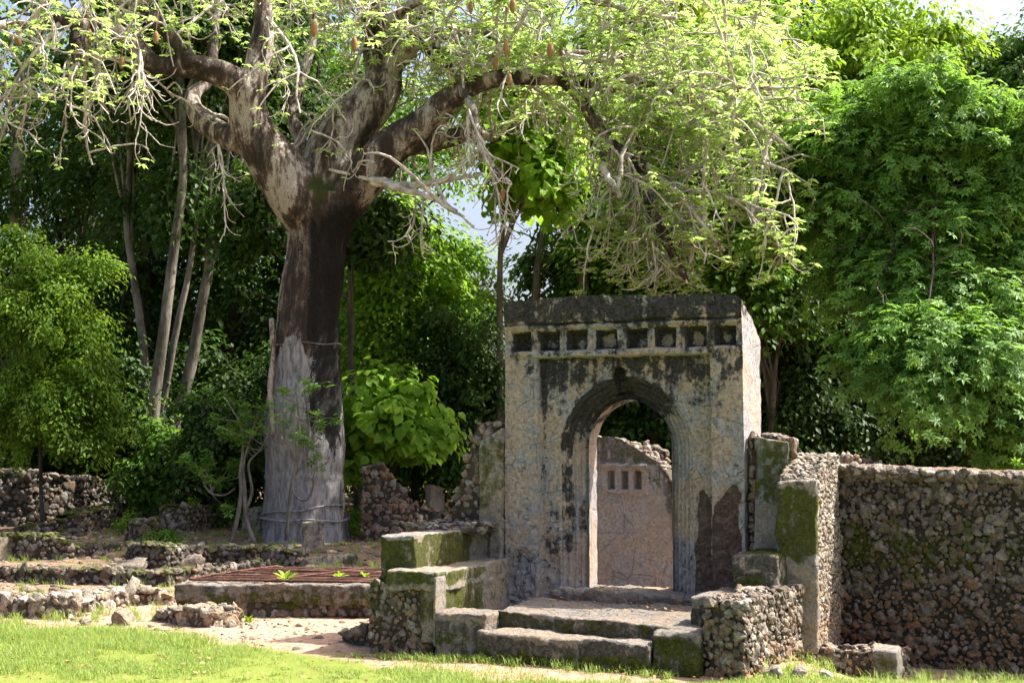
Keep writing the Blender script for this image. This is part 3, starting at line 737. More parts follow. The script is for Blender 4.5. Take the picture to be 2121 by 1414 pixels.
block(b, gl([2.34, 2.80, 2.80, 2.34], [2.02, 2.0, 1.6, 1.6], 0), ZG - .55, ZG - .05, .03, .04, .02, 73, dict(stain=lambda X, u: .4 + .45 * (u[:, 2] < .95), moss=lambda X, u: .3 + .5 * (u[:, 2] < .9)), big=.04)
b.build("end_block", M_STEP, stp, )
b = MB()
block(b, gl([.08, .66, .66, .08], [1.98, 2.0, 1.6, 1.6], 0), ZG - .55, ZG + .03, .03, .03, .016, 74, dict(stain=lambda X, u: .2 + .4 * (u[:, 2] < .93), moss=lambda X, u: .1 + .5 * (u[:, 2] < .7) * (u[:, 0] < .7)), big=.03)
b.build("end_block", M_STEP, stp)

# left flank: two benches built of rubble with plastered seats
lf = thing("bench_wall", "stepped masonry bench on the left of the steps, two mossy plastered tiers over rubble", "bench", gl(-.3, 1.0, -.4))
b = MB()
wall(b, gl([-.74, .03], [1.84, 1.86], 0)[:, :2], ZG - .55, [ZG + .30, ZG + .36], 1.75, .07, 81, .02, moss=lambda X, h: .28 + .35 * sstep(.55, .95, h) - .3 * sstep(.45, .1, h), warm=lambda X, h: .15 + .6 * sstep(.5, .1, h), ends=(1, 0), tops=False)
b.build("rubble_core", M_RUB, lf)
b = MB()
block(b, gl([-.52, .07, .10, -.52], [1.90, 1.90, .05, .05], 0), ZG + .2, ZG + .405, .03, .03, .014, 82, dict(stain=lambda X, u: .34 - .2 * (u[:, 2] > .97), moss=lambda X, u: .8 * (u[:, 2] < .97) * sstep(.1, .4, u[:, 2]) - .3 * (u[:, 1] > .6) + .02), big=.03)
block(b, gl([-.12, .065, .095, -.12], [1.895, 1.895, .05, .05], 0), ZG - .3, ZG + .26, .03, .03, .014, 86, dict(stain=.4, moss=lambda X, u: .8 * sstep(.15, .5, u[:, 2]) - .3 * (u[:, 1] > .6)), big=.03)
b.build("lower_tier", M_PLAS, lf)
b = MB()
block(b, gl([-.70, -.30, -.27, -.70], [1.66, 1.66, .05, .05], 0), ZG + .2, ZG + .75, .03, .025, .012, 83, dict(stain=lambda X, u: .36 - .3 * (u[:, 2] > .97), moss=lambda X, u: .85 * (u[:, 2] < .97) * sstep(1.1, .7, u[:, 1])), big=.025)
b.build("upper_tier", M_PLAS, lf)
b = MB()
block(b, gl([.045, .085, .085, .045], [1.93, 1.95, 1.72, 1.72], 0), ZG - .32, ZG + .36, .02, .015, .008, 84, dict(stain=.05), big=.01)
b.build("edging_slab", M_RUBL if False else M_PLAS, lf)
b = MB(); rng = np.random.default_rng(12); n = 300
P = gl(rng.uniform(-.95, -.05, n), rng.uniform(-.5, .55, n), .76 + 0 * np.arange(n)); P[:, 2] += rng.uniform(-.03, .05, n)
stones(b, P, np.tile([0, 0, 1.], (n, 1)), rng.uniform(.03, .075, n), rng, moss=.1)
b.build("rubble_bed", M_RUB, lf)

# wall stub left of the gate: plastered face, broken rubble edge falling away to the left
ls = thing("ruined_wall", "broken wall stub with green moss touching the gate's left side", "wall", gl(-.35, -.25, .4))
b = MB()
prof = [(928, 1072), (940, 1045), (952, 1005), (966, 975), (974, 935), (985, 885), (1010, 878), (1043, 872)]
uz = np.array([gp(x, y, -.02) for x, y in prof]); uz[-1, 0] = -.012
wall(b, gl(uz[:, 0], -.02 + 0 * uz[:, 0], 0)[:, :2], ZG + .1, ZG + uz[:, 1], .42, .10, 91, .05, moss=.15, warm=.1, ends=(1, 0), back=True)
b.build("rubble_core", M_RUB, ls)
b = MB()
uz2 = np.array([gp(x, y, .05) for x, y in ((990, 905), (1041, 880))])
block(b, gl([uz2[0, 0] + .02, -.015, -.015, uz2[0, 0] + .02], [.075, .075, -.04, -.04], 0), ZG + .3, ZG + np.array([uz2[0, 1] - .06, uz2[1, 1] - .02, uz2[1, 1] - .02, uz2[0, 1] - .06]), .025, .02, .012, 92, dict(stain=.42, moss=lambda X, u: .75 * sstep(.35, .55, u[:, 2]) * sstep(.99, .85, u[:, 2]) - .1, bare=0), big=.03)
b.build("plaster_face", M_PLAS, ls)

# right of the gate: plastered wall, pier, benches, low wall
rw = thing("plastered_wall", "grey plastered wall patched with moss between the gate's right side and the pier", "wall", gl(3.0, -.3, 0))
b = MB()
wall(b, gl([2.80, 3.02, 3.25], [-.08, -.08, -.08], 0)[:, :2], ZG - .3, ZG + np.array([1.80, 1.80, 1.74]), .4, .10, 101, .04, moss=.1, warm=.1, ends=(1, 0), back=True)
b.build("rubble_core", M_RUB, rw)
b = MB()
block(b, gl([2.87, 3.24, 3.24, 2.87], [-.02, -.02, -.12, -.12], 0), ZG - .2, ZG + np.array([1.76, 1.72, 1.72, 1.76]), .025, .02, .014, 102, dict(stain=lambda X, u: .1 + .4 * (u[:, 2] > .6), moss=lambda X, u: .72 * sstep(.5, .75, u[:, 2]), bare=lambda X, u: .4 * sstep(.5, .1, u[:, 2])), big=.03)
b.build("plaster_face", M_BACK, rw)
pr = thing("masonry_pier", "tall narrow rubble wall end with a sunlit stony flank and mossy plastered face", "pier", gl(3.4, -.2, -.5))
b = MB()
pf = np.array([gl(3.60, .40, 0), gl(3.585, -.15, 0), gl(3.58, -.55, 0), gl(3.57, -1.0, 0)])[:, :2]
zt = ZG + np.array([1.34, 1.50, 1.60, 1.58])
wall(b, pf, ZG - .75, zt, .38, .062, 111, .03, moss=0, warm=lambda X, h: .05 + .75 * sstep(.62, .1, h), ends=(0, 1), back=True, depth=.38, size=(.5, .8))
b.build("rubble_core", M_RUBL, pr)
b = MB()
block(b, gl([3.20, 3.605, 3.60, 3.20], [.47, .47, .36, .36], 0), ZG - .4, ZG + np.array([1.30, 1.33, 1.35, 1.32]), .025, .025, .012, 112, dict(stain=lambda X, u: .32 + .25 * (u[:, 2] > .9), moss=lambda X, u: .85 * sstep(.5, .68, u[:, 2]) * sstep(1, .88, u[:, 2]), bare=lambda X, u: .3 * sstep(.4, .1, u[:, 2])), big=.025)
b.build("plaster_face", M_PLAS, pr)
rb_ = thing("stone_bench", "small square bench block with moss on its top, tucked between gate and pier", "bench", gl(2.95, .5, -.1))
b = MB()
c0 = gp(1516, 1148, .75); c1 = gp(1606, 1148, .75)
block(b, gl([c0[0], c1[0] + .02, c1[0] + .08, c0[0] + .05], [.75, .75, -.0, -.0], 0), ZG - .3, ZG + c0[1] + np.array([0, 0, .02, .02]), .03, .03, .014, 121, dict(stain=.75, moss=lambda X, u: .85 * (u[:, 2] > .95) * sstep(.1, .4, u[:, 1] + .3 * u[:, 0]) + .6 * (u[:, 2] < .85)), big=.03)
b.build("upper_tier", M_PLAS, rb_)
b = MB()
c0 = gp(1432, 1232, 1.45)
block(b, gl([c0[0], 2.98, 3.02, c0[0] + .06], [1.5, 1.5, .5, .4], 0), ZG - .5, ZG + c0[1], .03, .03, .014, 122, dict(stain=lambda X, u: .8 - .55 * (u[:, 2] > .985), moss=lambda X, u: .55 * (u[:, 2] < .8) + .1), big=.03)
b.build("lower_tier", M_STEP, rb_)
lw = thing("low_wall", "low rubble wall beside the steps, running back from the front to the tall pier", "wall", gl(3.1, 1.2, -.5))
b = MB()
wall(b, np.array([gl(3.21, 1.93, 0), gl(3.32, 1.2, 0), gl(3.47, .48, 0)])[:, :2], [-.05, -.08, -.1], [.70, .72, .73], .40, .066, 131, .03, moss=.05, warm=lambda X, h: .05 + .75 * sstep(.5, .05, h), ends=(1, 0), back=True, depth=.15, size=(.54, .86))
b.build("rubble_core", M_RUB, lw)

# the long wall at the right
bw = thing("boundary_wall", "long dark rubble wall on the right with a dirt-topped crest", "wall", gl(4.7, -1.2, -.7))
q0 = PY(1722, 1000, 15.78); q1 = PY(2121, 1000, 14.75); dirv = (q1 - q0)[:2]; q2 = q0[:2] + dirv * 1.9
b = MB()
wall(b, [q0[:2], q0[:2] + dirv * .33, q0[:2] + dirv * .66, q1[:2], q2], -.35, [1.90, 1.88, 1.85, 1.80, 1.78], .5, .066, 141, .035,
     moss=lambda X, h: .12 + .42 * np.exp(-((h - .62) / .16) ** 2) * sstep(6.2, 4.6, X[:, 0]), warm=lambda X, h: .05 + .75 * sstep(.58, .12, h), ends=(0, 0), back=True, size=(.44, .86), depth=.12, tops=False, core_amp=.012)
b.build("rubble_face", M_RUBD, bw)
b = MB(); rng = np.random.default_rng(55); n = 260
tt = rng.uniform(0, 1.2, n); dn = np.array([dirv[1], -dirv[0]]) / np.linalg.norm(dirv)
off = np.where(rng.random(n) < .55, rng.uniform(-.04, .03, n), rng.uniform(-.5, 0, n))
P = np.c_[q0[:2] + tt[:, None] * dirv + off[:, None] * dn, 1.88 - .085 * tt + rng.uniform(-.04, .035, n)]
stones(b, P, np.tile([0, 0, 1.], (n, 1)), rng.uniform(.035, .095, n), rng, squash=.7, moss=0, warm=.05)
b.build("crest_stones", M_RUB, bw)
b = MB()
block(b, np.array([q0[:2], q2, q2 - dn * .5, q0[:2] - dn * .5]), 1.75, [1.915, 1.80, 1.82, 1.935], .05, .05, .02, 143, dict(stain=.05, bare=.9), big=.04)
b.build("dirt_crest", M_STEP, bw)
# low fragment in front of it
lfgt = thing("wall_fragment", "knee-high rubble wall fragment with a plastered post at its right end", "wall", PY(1770, 1380, 14.4))
b = MB()
fa = GZ(1676, 1392, -.1); fb = GZ(1862, 1402, -.12)
wall(b, [PY(1672, 1370, 14.45)[:2], PY(1760, 1370, 14.35)[:2], PY(1838, 1370, 14.25)[:2]], -.3, [.13, .10, .13], .38, .09, 151, .03, moss=.05, warm=.25, ends=(0, 0), back=True, depth=.1, size=(.46, .8))
b.build("rubble_core", M_RUB, lfgt)
b = MB()
e0 = PY(1806, 1380, 14.22); e1 = PY(1860, 1380, 14.12)
block(b, [e0[:2], e1[:2], e1[:2] + [.14, .36], e0[:2] + [.1, .36]], -.3, .14, .02, .03, .012, 152, dict(stain=.3, moss=lambda X, u: .55 * (u[:, 2] < .8)), big=.025)
b.build("plaster_post", M_PLAS, lfgt)
b = MB()
wall(b, [PY(1856, 1380, 14.25)[:2], PY(1884, 1380, 14.75)[:2]], -.3, [.10, .07], .3, .1, 153, .02, moss=.05, warm=.1, ends=(1, 1), depth=.2)
b.build("rubble_return", M_RUB, lfgt)

# inner wall seen through the arch, with its three slots
iw = thing("inner_wall", "plastered ruin wall seen through the arch, its broken top stepping down to the right", "wall", gl(1.9, -2.8, 0))
WI = -2.6
b = MB()
ip = [(1190, 900), (1222, 893), (1245, 899), (1262, 897), (1290, 906), (1320, 922), (1345, 938), (1358, 950), (1372, 962), (1382, 985), (1390, 1005), (1394, 1060), (1408, 1110), (1440, 1150)]
uz = np.array([gp(x, y, WI) for x, y in ip])
du_ = .014; uu_ = np.arange(uz[0, 0], uz[-1, 0], du_); zt = np.interp(uu_, uz[:, 0], uz[:, 1]) + .02 * fbm(np.stack([uu_ * 8, 0 * uu_, 0 * uu_], 1), 1, 3, 6) - .04
vv_ = np.linspace(0, 1, 150); Ui, Vi = np.meshgrid(uu_, vv_, indexing='ij'); Zi = -.1 + Vi * (zt[:, None] + .1)
pi = np.stack([Ui, Zi, 0 * Ui], -1)
di = .012 * fbm(pi, 5, 4, 3) + .005 * fbm(pi, 25, 3, 4)
slots = []
for xa, xb in ((1261, 1273), (1289, 1301), (1315, 1328)):
    a = gp(xa, 975, WI); c = gp(xb, 1012, WI); slots.append((a[0], c[0], c[1], a[1]))
    di += .13 * smooth_box(Ui, Zi, a[0], c[0], c[1], a[1], .008)
pa = gp(1247, 966, WI); pb = gp(1343, 1024, WI)
pmask = smooth_box(Ui + .02 * fbm(pi, 8, 2, 9), Zi + .02 * fbm(pi, 8, 2, 10), pa[0], pb[0], pb[1], pa[1] + .03, .012)
di -= .025 * pmask + .03 * smooth_box(Ui, Zi + .015 * fbm(pi, 9, 2, 12), pa[0] - .02, pb[0] + .04, pa[1] - .01, pa[1] + .05, .012)
ruff = sstep(1.55, 1.95, Ui + .25 * fbm(pi, 3, 3, 15)) * sstep(1.0, .5, Zi); di += ruff * .03 * fbm(pi, 14, 3, 17)
Xi = gl(Ui, WI - di, Zi).reshape(-1, 3); Fi = grid_faces(*Ui.shape); pf_ = pmask.ravel()[Fi].mean(1) > .5
topd = zt[:, None] - Zi
ai = dict(stain=(.2 + .5 * sstep(.55, .2, topd) + .35 * np.exp(-((Ui - 1.2) / .12) ** 2 - ((Zi - .95) / .16) ** 2) - .5 * pmask + .45 * fbm(pi, 2.2, 4, 19)).ravel(), moss=(.5 * sstep(.5, .25, topd) * sstep(1.6, 1.2, Ui)).ravel(), bare=(.72 * ruff * np.clip(.7 + 1.2 * fbm(pi, 5, 3, 23), 0, 1)).ravel())
b2 = MB(); V, F, A = sub(Xi, Fi, ~pf_, ai); b2.add(V, F, **A); b2.build("plaster_face", M_BACK, iw)
b2 = MB(); V, F, A = sub(Xi, Fi, pf_, ai); b2.add(V, F, **A); b2.build("slotted_panel", M_BACK, iw)
wall(b, gl(uu_, WI - .17 + 0 * uu_, 0)[:, :2], ZG - .1, ZG + zt - .03, .4, .10, 161, .0, lod=1, ends=(0, 1), moss=.1, warm=0, back=True)
b.build("rubble_core", M_RUB, iw)
for k, (xa, ya, xb, yb, hz) in enumerate([(1340, 925, 1384, 935, 0), (1752, 945, 1778, 950, 0), (1786, 952, 1830, 962, 0)]):
    t_ = thing("ruined_wall", ["sliver of far ruin wall glimpsed at the arch's right jamb", "grey upright ruin stump behind the pier's crest", "low grey ruin top behind the boundary wall, beside the pier"][k], "wall", PY(xa, 1000, 21 + 1.5 * k))
    b = MB(); Yk = 21 + 1.5 * k
    wall(b, [PY(xa, 900, Yk)[:2], PY((xa + xb) / 2, 900, Yk)[:2], PY(xb, 900, Yk)[:2]], .2, [PY(xa, ya, Yk)[2], PY(xa, ya + 2, Yk)[2], PY(xb, yb, Yk)[2]], .4, .12, 170 + k, .04, lod=1, back=True)
    b.build("masonry", M_RUB, t_)

# ---------------------------------------------------------------- left: low ruin walls, well, stones
def gpx(px, py, z): return GZ(px, py, z)[:2]
def low_wall(name, label, base, top, th, zg, seed, sp=.12, moss=.35, warm=.2, mat=M_RUB, jag=.05, lod=2, **kw):
    """base: pixels along the foot; top: pixel heights above each foot point"""
    P = np.array([GG(x, y)[:2] for x, y in base]); zg = float(np.mean([gz(*q) for q in P])); Y = P[:, 1]
    zt = np.array([PY(x, t, yy)[2] for (x, y), t, yy in zip(base, top, Y)])
    t_ = thing(name, label, "wall", (*P.mean(0), zg)); b = MB()
    wall(b, P, zg - .25, zt, th, sp, seed, jag, lod, moss, warm, **kw)
    b.build("masonry", mat, t_); return t_
mtop = lambda a, b: (lambda X, h: a + b * sstep(.75, 1, h))
low_wall("low_wall", "pale crumbling low wall at the edge of the lawn", [(-40, 1277), (0, 1277), (75, 1281), (151, 1280), (192, 1272), (230, 1261), (300, 1252), (356, 1249)], [1226, 1228, 1238, 1241, 1232, 1217, 1212, 1228], .5, .02, 201, .12, .02, .12, M_RUBL, .08)
low_wall("low_wall", "long dark low wall behind the pale wall, ending behind the well", [(-40, 1202), (0, 1203), (94, 1208), (189, 1210), (264, 1213), (345, 1215), (400, 1206), (470, 1190), (560, 1182)], [1177, 1178, 1179, 1181, 1183, 1185, 1178, 1172, 1168], .55, .04, 202, .11, mtop(.25, .25), .15, M_RUBD, .05)
low_wall("low_wall", "curving mossy-topped low wall in front of the baobab, behind the well", [(262, 1173), (300, 1178), (345, 1181), (396, 1172), (440, 1168), (490, 1169), (560, 1171), (625, 1172)], [1128, 1127, 1130, 1132, 1134, 1133, 1134, 1140], .6, .13, 203, .115, mtop(.15, .5), .1, M_RUBD, .05)
low_wall("low_wall", "grey rubble wall turning a corner at the left edge behind the long dark wall", [(-40, 1157), (0, 1157), (38, 1160), (90, 1161), (142, 1160), (200, 1150), (262, 1140)], [1104, 1105, 1104, 1108, 1126, 1128, 1124], .6, .16, 204, .115, mtop(.12, .6), .1, M_RUBD, .05)
low_wall("low_wall", "mossy low wall climbing from the left towards the plastered doorway block", [(30, 1108), (100, 1111), (170, 1110), (210, 1097), (279, 1083)], [1090, 1082, 1062, 1053, 1042], .6, .30, 205, .12, mtop(.2, .55), .2, M_RUBD, .06)
low_wall("low_wall", "rubble wall overgrown with weeds left of the baobab, behind the mossy lump", [(330, 1103), (380, 1104), (420, 1098), (456, 1090), (500, 1090)], [1050, 1048, 1047, 1050, 1062], .6, .32, 206, .12, mtop(.25, .4), .15, M_RUB, .07)
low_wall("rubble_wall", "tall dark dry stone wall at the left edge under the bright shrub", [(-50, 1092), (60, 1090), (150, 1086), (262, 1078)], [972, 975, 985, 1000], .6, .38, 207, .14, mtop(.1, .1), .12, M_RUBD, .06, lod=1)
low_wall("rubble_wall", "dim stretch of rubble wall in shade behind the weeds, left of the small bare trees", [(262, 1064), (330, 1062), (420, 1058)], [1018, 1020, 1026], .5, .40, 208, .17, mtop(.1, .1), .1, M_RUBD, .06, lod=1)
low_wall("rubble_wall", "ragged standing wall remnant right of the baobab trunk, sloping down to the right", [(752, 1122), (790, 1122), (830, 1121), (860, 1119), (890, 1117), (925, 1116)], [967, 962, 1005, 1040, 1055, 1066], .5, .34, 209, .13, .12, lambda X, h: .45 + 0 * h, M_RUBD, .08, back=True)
low_wall("low_wall", "squat overgrown rubble lump between the low walls, left of the baobab", [(266, 1122), (300, 1124), (325, 1120)], [1082, 1078, 1084], .55, .26, 210, .14, .55, .1, M_RUB, .06, back=True)
low_wall("low_wall", "low rubble footing jutting out at the left front of the well", [(318, 1286), (380, 1296), (440, 1302), (505, 1294)], [1262, 1258, 1258, 1262], .45, .0, 211, .13, .25, .25, M_RUBL, .05)
low_wall("low_wall", "small heap of fallen stones at the left foot of the stepped bench", [(702, 1332), (740, 1341), (785, 1345)], [1306, 1298, 1290], .35, .03, 212, .12, .1, .15, M_RUB, .06)
low_wall("low_wall", "narrow rubble ridge at the far left with a sloping plaster slab", [(-40, 1165), (0, 1163), (40, 1160)], [1100, 1098, 1108], .4, .15, 213, .14, .3, .1, M_RUB, .05) if False else None
def slab(name, label, cat, foot_px, zg, top_px, th, seed, mat=M_PLAS, att=None, r=.03, lean=0.0):
    a, c = GG(*foot_px[0])[:2], GG(*foot_px[1])[:2]; zg = gz(*a); n_ = np.array([-(c - a)[1], (c - a)[0]]); n_ = n_ / np.linalg.norm(n_)
    if n_[1] < 0: n_ = -n_
    z1 = PY(*top_px[0], a[1])[2]; z2 = PY(*top_px[1], c[1])[2]
    t_ = thing(name, label, cat, (*((a + c) / 2), zg)); b = MB()
    block(b, [a, c, c + n_ * th, a + n_ * th], zg - .2, [z1, z2, z2, z1], .03, r, .014, seed, att or dict(stain=.25, moss=.3), big=.04)
    b.build("slab", mat, t_); return t_
YM = dict(stain=.1, moss=lambda X, u: .45 + .2 * u[:, 2])
slab("plaster_block", "yellow-mossed plaster door jamb block rising from the climbing low wall", "ruin block", [(281, 1080), (338, 1078)], .33, [(281, 1042), (338, 1040)], .5, 221, M_PLAS, YM)
slab("plaster_block", "small mossy plaster stub at the right end of the weedy rubble wall", "ruin block", [(440, 1080), (457, 1079)], .35, [(440, 1048), (457, 1047)], .4, 222, M_PLAS, YM)
slab("plaster_block", "yellowish plaster face leaning at the left edge of the ruins", "ruin block", [(-20, 1163), (36, 1158)], .15, [(-20, 1118), (36, 1106)], .3, 223, M_PLAS, YM)
slab("plaster_block", "dark rounded masonry block covered in weeds beside the thin bare tree", "ruin block", [(500, 1102), (549, 1102)], .34, [(500, 1055), (549, 1052)], .6, 224, M_PLAS, dict(stain=.6, moss=.35), .12)
slab("plaster_block", "split masonry post stump standing at the foot of the baobab", "ruin block", [(622, 1146), (668, 1146)], .26, [(622, 1082), (668, 1078)], .35, 225, M_PLAS, dict(stain=.2, bare=.45, moss=.1), .04)
slab("plaster_block", "low dark mossy slab lying behind the rusty grate", "ruin block", [(624, 1173), (740, 1171)], .15, [(630, 1156), (715, 1146)], .35, 226, M_PLAS, dict(stain=.6, moss=.45), .05)
slab("stone_slab", "upright grey stone slab standing alone left of the gate", "slab", [(893, 1090), (922, 1088)], .4, [(893, 1003), (918, 1012)], .16, 227, M_PLAS, dict(stain=.0), .03)
slab("mossy_pillar", "old pillar stump with yellow moss down one edge, under the bright shrub", "pillar", [(208, 1060), (254, 1060)], .42, [(208, 945), (254, 940)], .5, 228, M_PLAS, dict(stain=.45, moss=lambda X, u: .75 * (u[:, 0] < .35)), .05)
def boulder(label, px, py, zg, s, seed, mat, flat=.6, name="boulder", **at):
    P = GG(px, py); b = MB(); rng = np.random.default_rng(seed)
    stones(b, np.array([P + [0, 0, s * flat * .35]]), np.array([[0, 0, 1.]]), [s], rng, squash=flat, **at)
    return b, P
for k, (lab_, px, py, zg, s, fl, mat) in enumerate([
    ("smooth grey boulder lying flat in front of the curving wall", 270, 1185, .1, .44, .4, M_RUB), ("reddish rounded rock leaning on the curving wall", 398, 1178, .1, .22, .9, M_RUBL),
    ("angular brown boulder on the bare soil by the pale wall", 256, 1294, .0, .17, .8, M_RUBL), ("second smaller pale rock just right of the brown boulder", 178, 1294, .0, .09, .7, M_RUBL),
    ("rounded pale stone at the foot of the well's left footing", 478, 1300, .0, .10, .8, M_RUBL), ("flat cream stone on the soil in front of the well", 525, 1304, .0, .07, .7, M_RUBL),
    ("low cream stone lying midway along the well's foot", 572, 1300, .0, .06, .6, M_RUBL), ("whitish stone on the grass in front of the low wall beside the steps", 1600, 1398, -.05, .10, .7, M_RUBL),
    ("squarish pale stone at the low wall's right corner", 1655, 1400, -.06, .09, .8, M_RUBL), ("small grey stone at the foot of the knee-high fragment", 1710, 1404, -.08, .08, .8, M_RUBL)]):
    t_b, P = boulder(lab_, px, py, zg, s, 300 + k, mat, fl, warm=.4 if k in (1, 2) else .05)
    o = t_b.build("boulder", mat, None, origin=P); o["label"] = lab_; o["category"] = "rock"; o["kind"] = "thing"
# loose pebbles nobody could count
b = MB(); rng = np.random.default_rng(31); n = 1500
pp = np.concatenate([np.c_[rng.uniform(-6.5, 2.2, n), rng.normal(16.4, .8, n)], np.c_[rng.uniform(-10, -1, 2600), rng.uniform(19.5, 30, 2600)]])
pp = pp[(turf(pp[:, 0], pp[:, 1]) < .55)]
stones(b, np.c_[pp, ground_z(pp[:, 0], pp[:, 1]) + .004], np.tile([0, 0, 1.], (len(pp), 1)), (rng.gamma(1.6, .009, len(pp)) + .006) * np.where(pp[:, 1] > 19.4, 2.1, 1), rng, lod=1, warm=.3, moss=.1)
uu = rng.uniform(.7, 2.6, 90); P = gl(uu, rng.uniform(.1, 1.6, 90) ** 1.5 * .7, .005 - .03 * uu / 2.7)
stones(b, P, np.tile([0, 0, 1.], (90, 1)), rng.gamma(1.6, .004, 90) + .004, rng, lod=1, warm=.5)
o = b.build("gravel", M_RUB); o["kind"] = "stuff"; o["label"] = "loose stones and chips scattered on the bare soil"; o["category"] = "gravel"

# the well with its iron grate
WZ = .40
wl0, wl1 = gpx(362, 1208, WZ), gpx(772, 1214, WZ); wd = unit(wl1 - wl0); wnn = np.array([-wd[1], wd[0]])
well = thing("stone_well", "sunken well with a plastered kerb over mossy rubble, left of the steps", "well", (*((wl0 + wl1) / 2 + wnn), 0))
WLn = np.linalg.norm(wl1 - wl0); WDp = 2.1
def wp(a, c): return wl0 + wd * a + wnn * c
b = MB()
wall(b, [wp(.0, .05), wp(WLn * .5, .05), wp(WLn + .1, .05)], -.2, .27, .4, .12, 401, .03, moss=lambda X, h: .15 + .55 * sstep(.3, .9, h), warm=.25, ends=(1, 0), back=True)
b.build("rubble_base", M_RUB, well)
b = MB()
ka = dict(stain=lambda X, u: .58 - .4 * (u[:, 2] > .985), moss=lambda X, u: .15 + .5 * (u[:, 2] < .6), bare=.1)
block(b, [wp(-.02, 0), wp(WLn + .05, 0), wp(WLn + .05, .3), wp(-.02, .3)], .17, [WZ, WZ + .02, WZ + .02, WZ], .03, .035, .016, 402, ka, big=.04)
b.build("front_kerb", M_STEP, well)
b = MB(); block(b, [wp(-.02, .3), wp(.26, .3), wp(.5, WDp), wp(.2, WDp)], .0, WZ - .01, .04, .035, .016, 403, ka, big=.04); b.build("side_kerb", M_STEP, well)
b = MB(); block(b, [wp(.2, WDp), wp(WLn + .05, WDp), wp(WLn + .05, WDp + .3), wp(.2, WDp + .3)], -.1, WZ + .0, .04, .035, .016, 404, ka, big=.04); b.build("back_kerb", M_STEP, well)
b = MB(); block(b, [wp(.1, .1), wp(WLn, .1), wp(WLn, WDp), wp(.3, WDp)], -.1, .12, .1, .03, .03, 405, None, big=.05); b.build("well_floor", M_PIT, well)
grate = thing("iron_grate", "rusty iron bar grate lying over the well", "grate", (*wp(WLn / 2, WDp / 2), WZ))
b = MB(); NB = 26; x0 = .14
for k in range(NB):
    c = .16 + (WDp + .02) * k / NB; a0 = x0 + .42 * (k / NB) ** 1.6 + .1 * max(0, 1 - k / 3); s_ = np.random.default_rng(k).uniform(-.012, .012, 6)
    if k in (9, 17): continue
    tube(b, [[*wp(a0 + (WLn - .05 - a0) * q / 5, c + s_[q] * .6), WZ + .035 + s_[q] * .6 + .012 * math.sin(q + k)] for q in range(6)], [.009] * 6, 5, 2)
b.build("bars", M_RUST, grate)
b = MB()
ed = [(.62, WDp + .2), (.42, WDp * .8), (.28, WDp * .55), (.18, WDp * .3), (.14, .14), (.5, .12), (WLn * .5, .13), (WLn - .05, .12)]
tube(b, [[*wp(a, c), WZ + .045] for a, c in ed], [.016] * len(ed), 6, 4)
tube(b, [[*wp(WLn * .45, .13), WZ + .055], [*wp(WLn * .62, WDp * .5), WZ + .055], [*wp(WLn * .75, WDp), WZ + .05]], [.012] * 3, 6, 4)
b.build("edge_bar", M_RUST, grate)
def herb(label, P, n, L, seed, mat=L_BRI, w=.24, up=.9, name="weed", cat="plant", group=None):
    rng = np.random.default_rng(seed); b = MB()
    a = rng.uniform(0, 2 * np.pi, n); el = rng.uniform(.25, 1.2, n)
    td = np.c_[np.cos(a) * np.cos(el), np.sin(a) * np.cos(el), np.sin(el)]
    nr = unit(np.cross(np.cross(td, [0, 0, 1.]), td)); base = np.asarray(P) + td * L * .12
    scatter(b, leaf6(w, .06, .15), base, nr, L * rng.uniform(.6, 1.1, n), rng, tdir=td * 3)
    o = b.build(name, mat, None, origin=P); o["label"] = label; o["category"] = cat; o["kind"] = "thing"
    if group: o["group"] = group
    return o
def on(px, py, z): return GZ(px, py, z)
herb("broad-leaved young plant growing through the middle of the grate", on(592, 1202, WZ + .02), 7, .17, 501)
herb("leafy sprout poking through the grate near its right side", on(704, 1196, WZ + .02), 9, .12, 502, w=.16)
herb("small sprout on the grate against the stepped bench", on(756, 1196, WZ + .02), 9, .12, 503, w=.16)
herb("tiny weed at the foot of the well's front kerb", on(515, 1292, .0), 12, .13, 504, w=.2)
def bushlet(name, label, px, py, z, r, h, seed, mat, per=26, size=.09, tpl=None, cat="bush"):
    rng = np.random.default_rng(seed); P = GG(px, py); b = MB(); m = int(14 + 40 * r)
    C = in_ell(rng, m, P + [0, 0, h * .5], [r, r * .8, h * .5], .5); foliage(b, C, np.full(m, r * .35), per, size, tpl or leaf_t(.3), rng)
    t_ = thing(name, label, cat, P); s = MB(); k = 9
    E_ = C[rng.integers(m, size=k)]; L_ = np.linspace(0, 1, 5)[None, :, None]
    tubes(s, P + (E_[:, None] - P) * L_, np.full((k, 5), .006), 4); s.build("stems", M_TWIG, t_)
    b.build("crown", mat, t_); return t_
bushlet("small_bush", "bright little bush right of the baobab's foot", 727, 1108, .40, .30, .55, 511, L_BRI)
bushlet("small_bush", "feathery bright weeds in front of the yellow-mossed plaster block", 268, 1104, .30, .38, .45, 512, L_BRI, size=.07)
bushlet("small_bush", "yellow-green weeds on top of the weedy rubble wall", 395, 1082, .36, .35, .55, 513, L_BRI, size=.07)
bushlet("small_bush", "dark weeds growing around the dark rounded masonry block", 480, 1092, .34, .45, .6, 514, L_MID, size=.08)
bushlet("small_bush", "dark fern-like weeds between the two small bare trees", 570, 1085, .36, .5, .5, 515, L_MID, size=.09)
bushlet("small_bush", "low weeds creeping over the mossy lump among the low walls", 345, 1128, .24, .4, .3, 516, L_MID, size=.07)

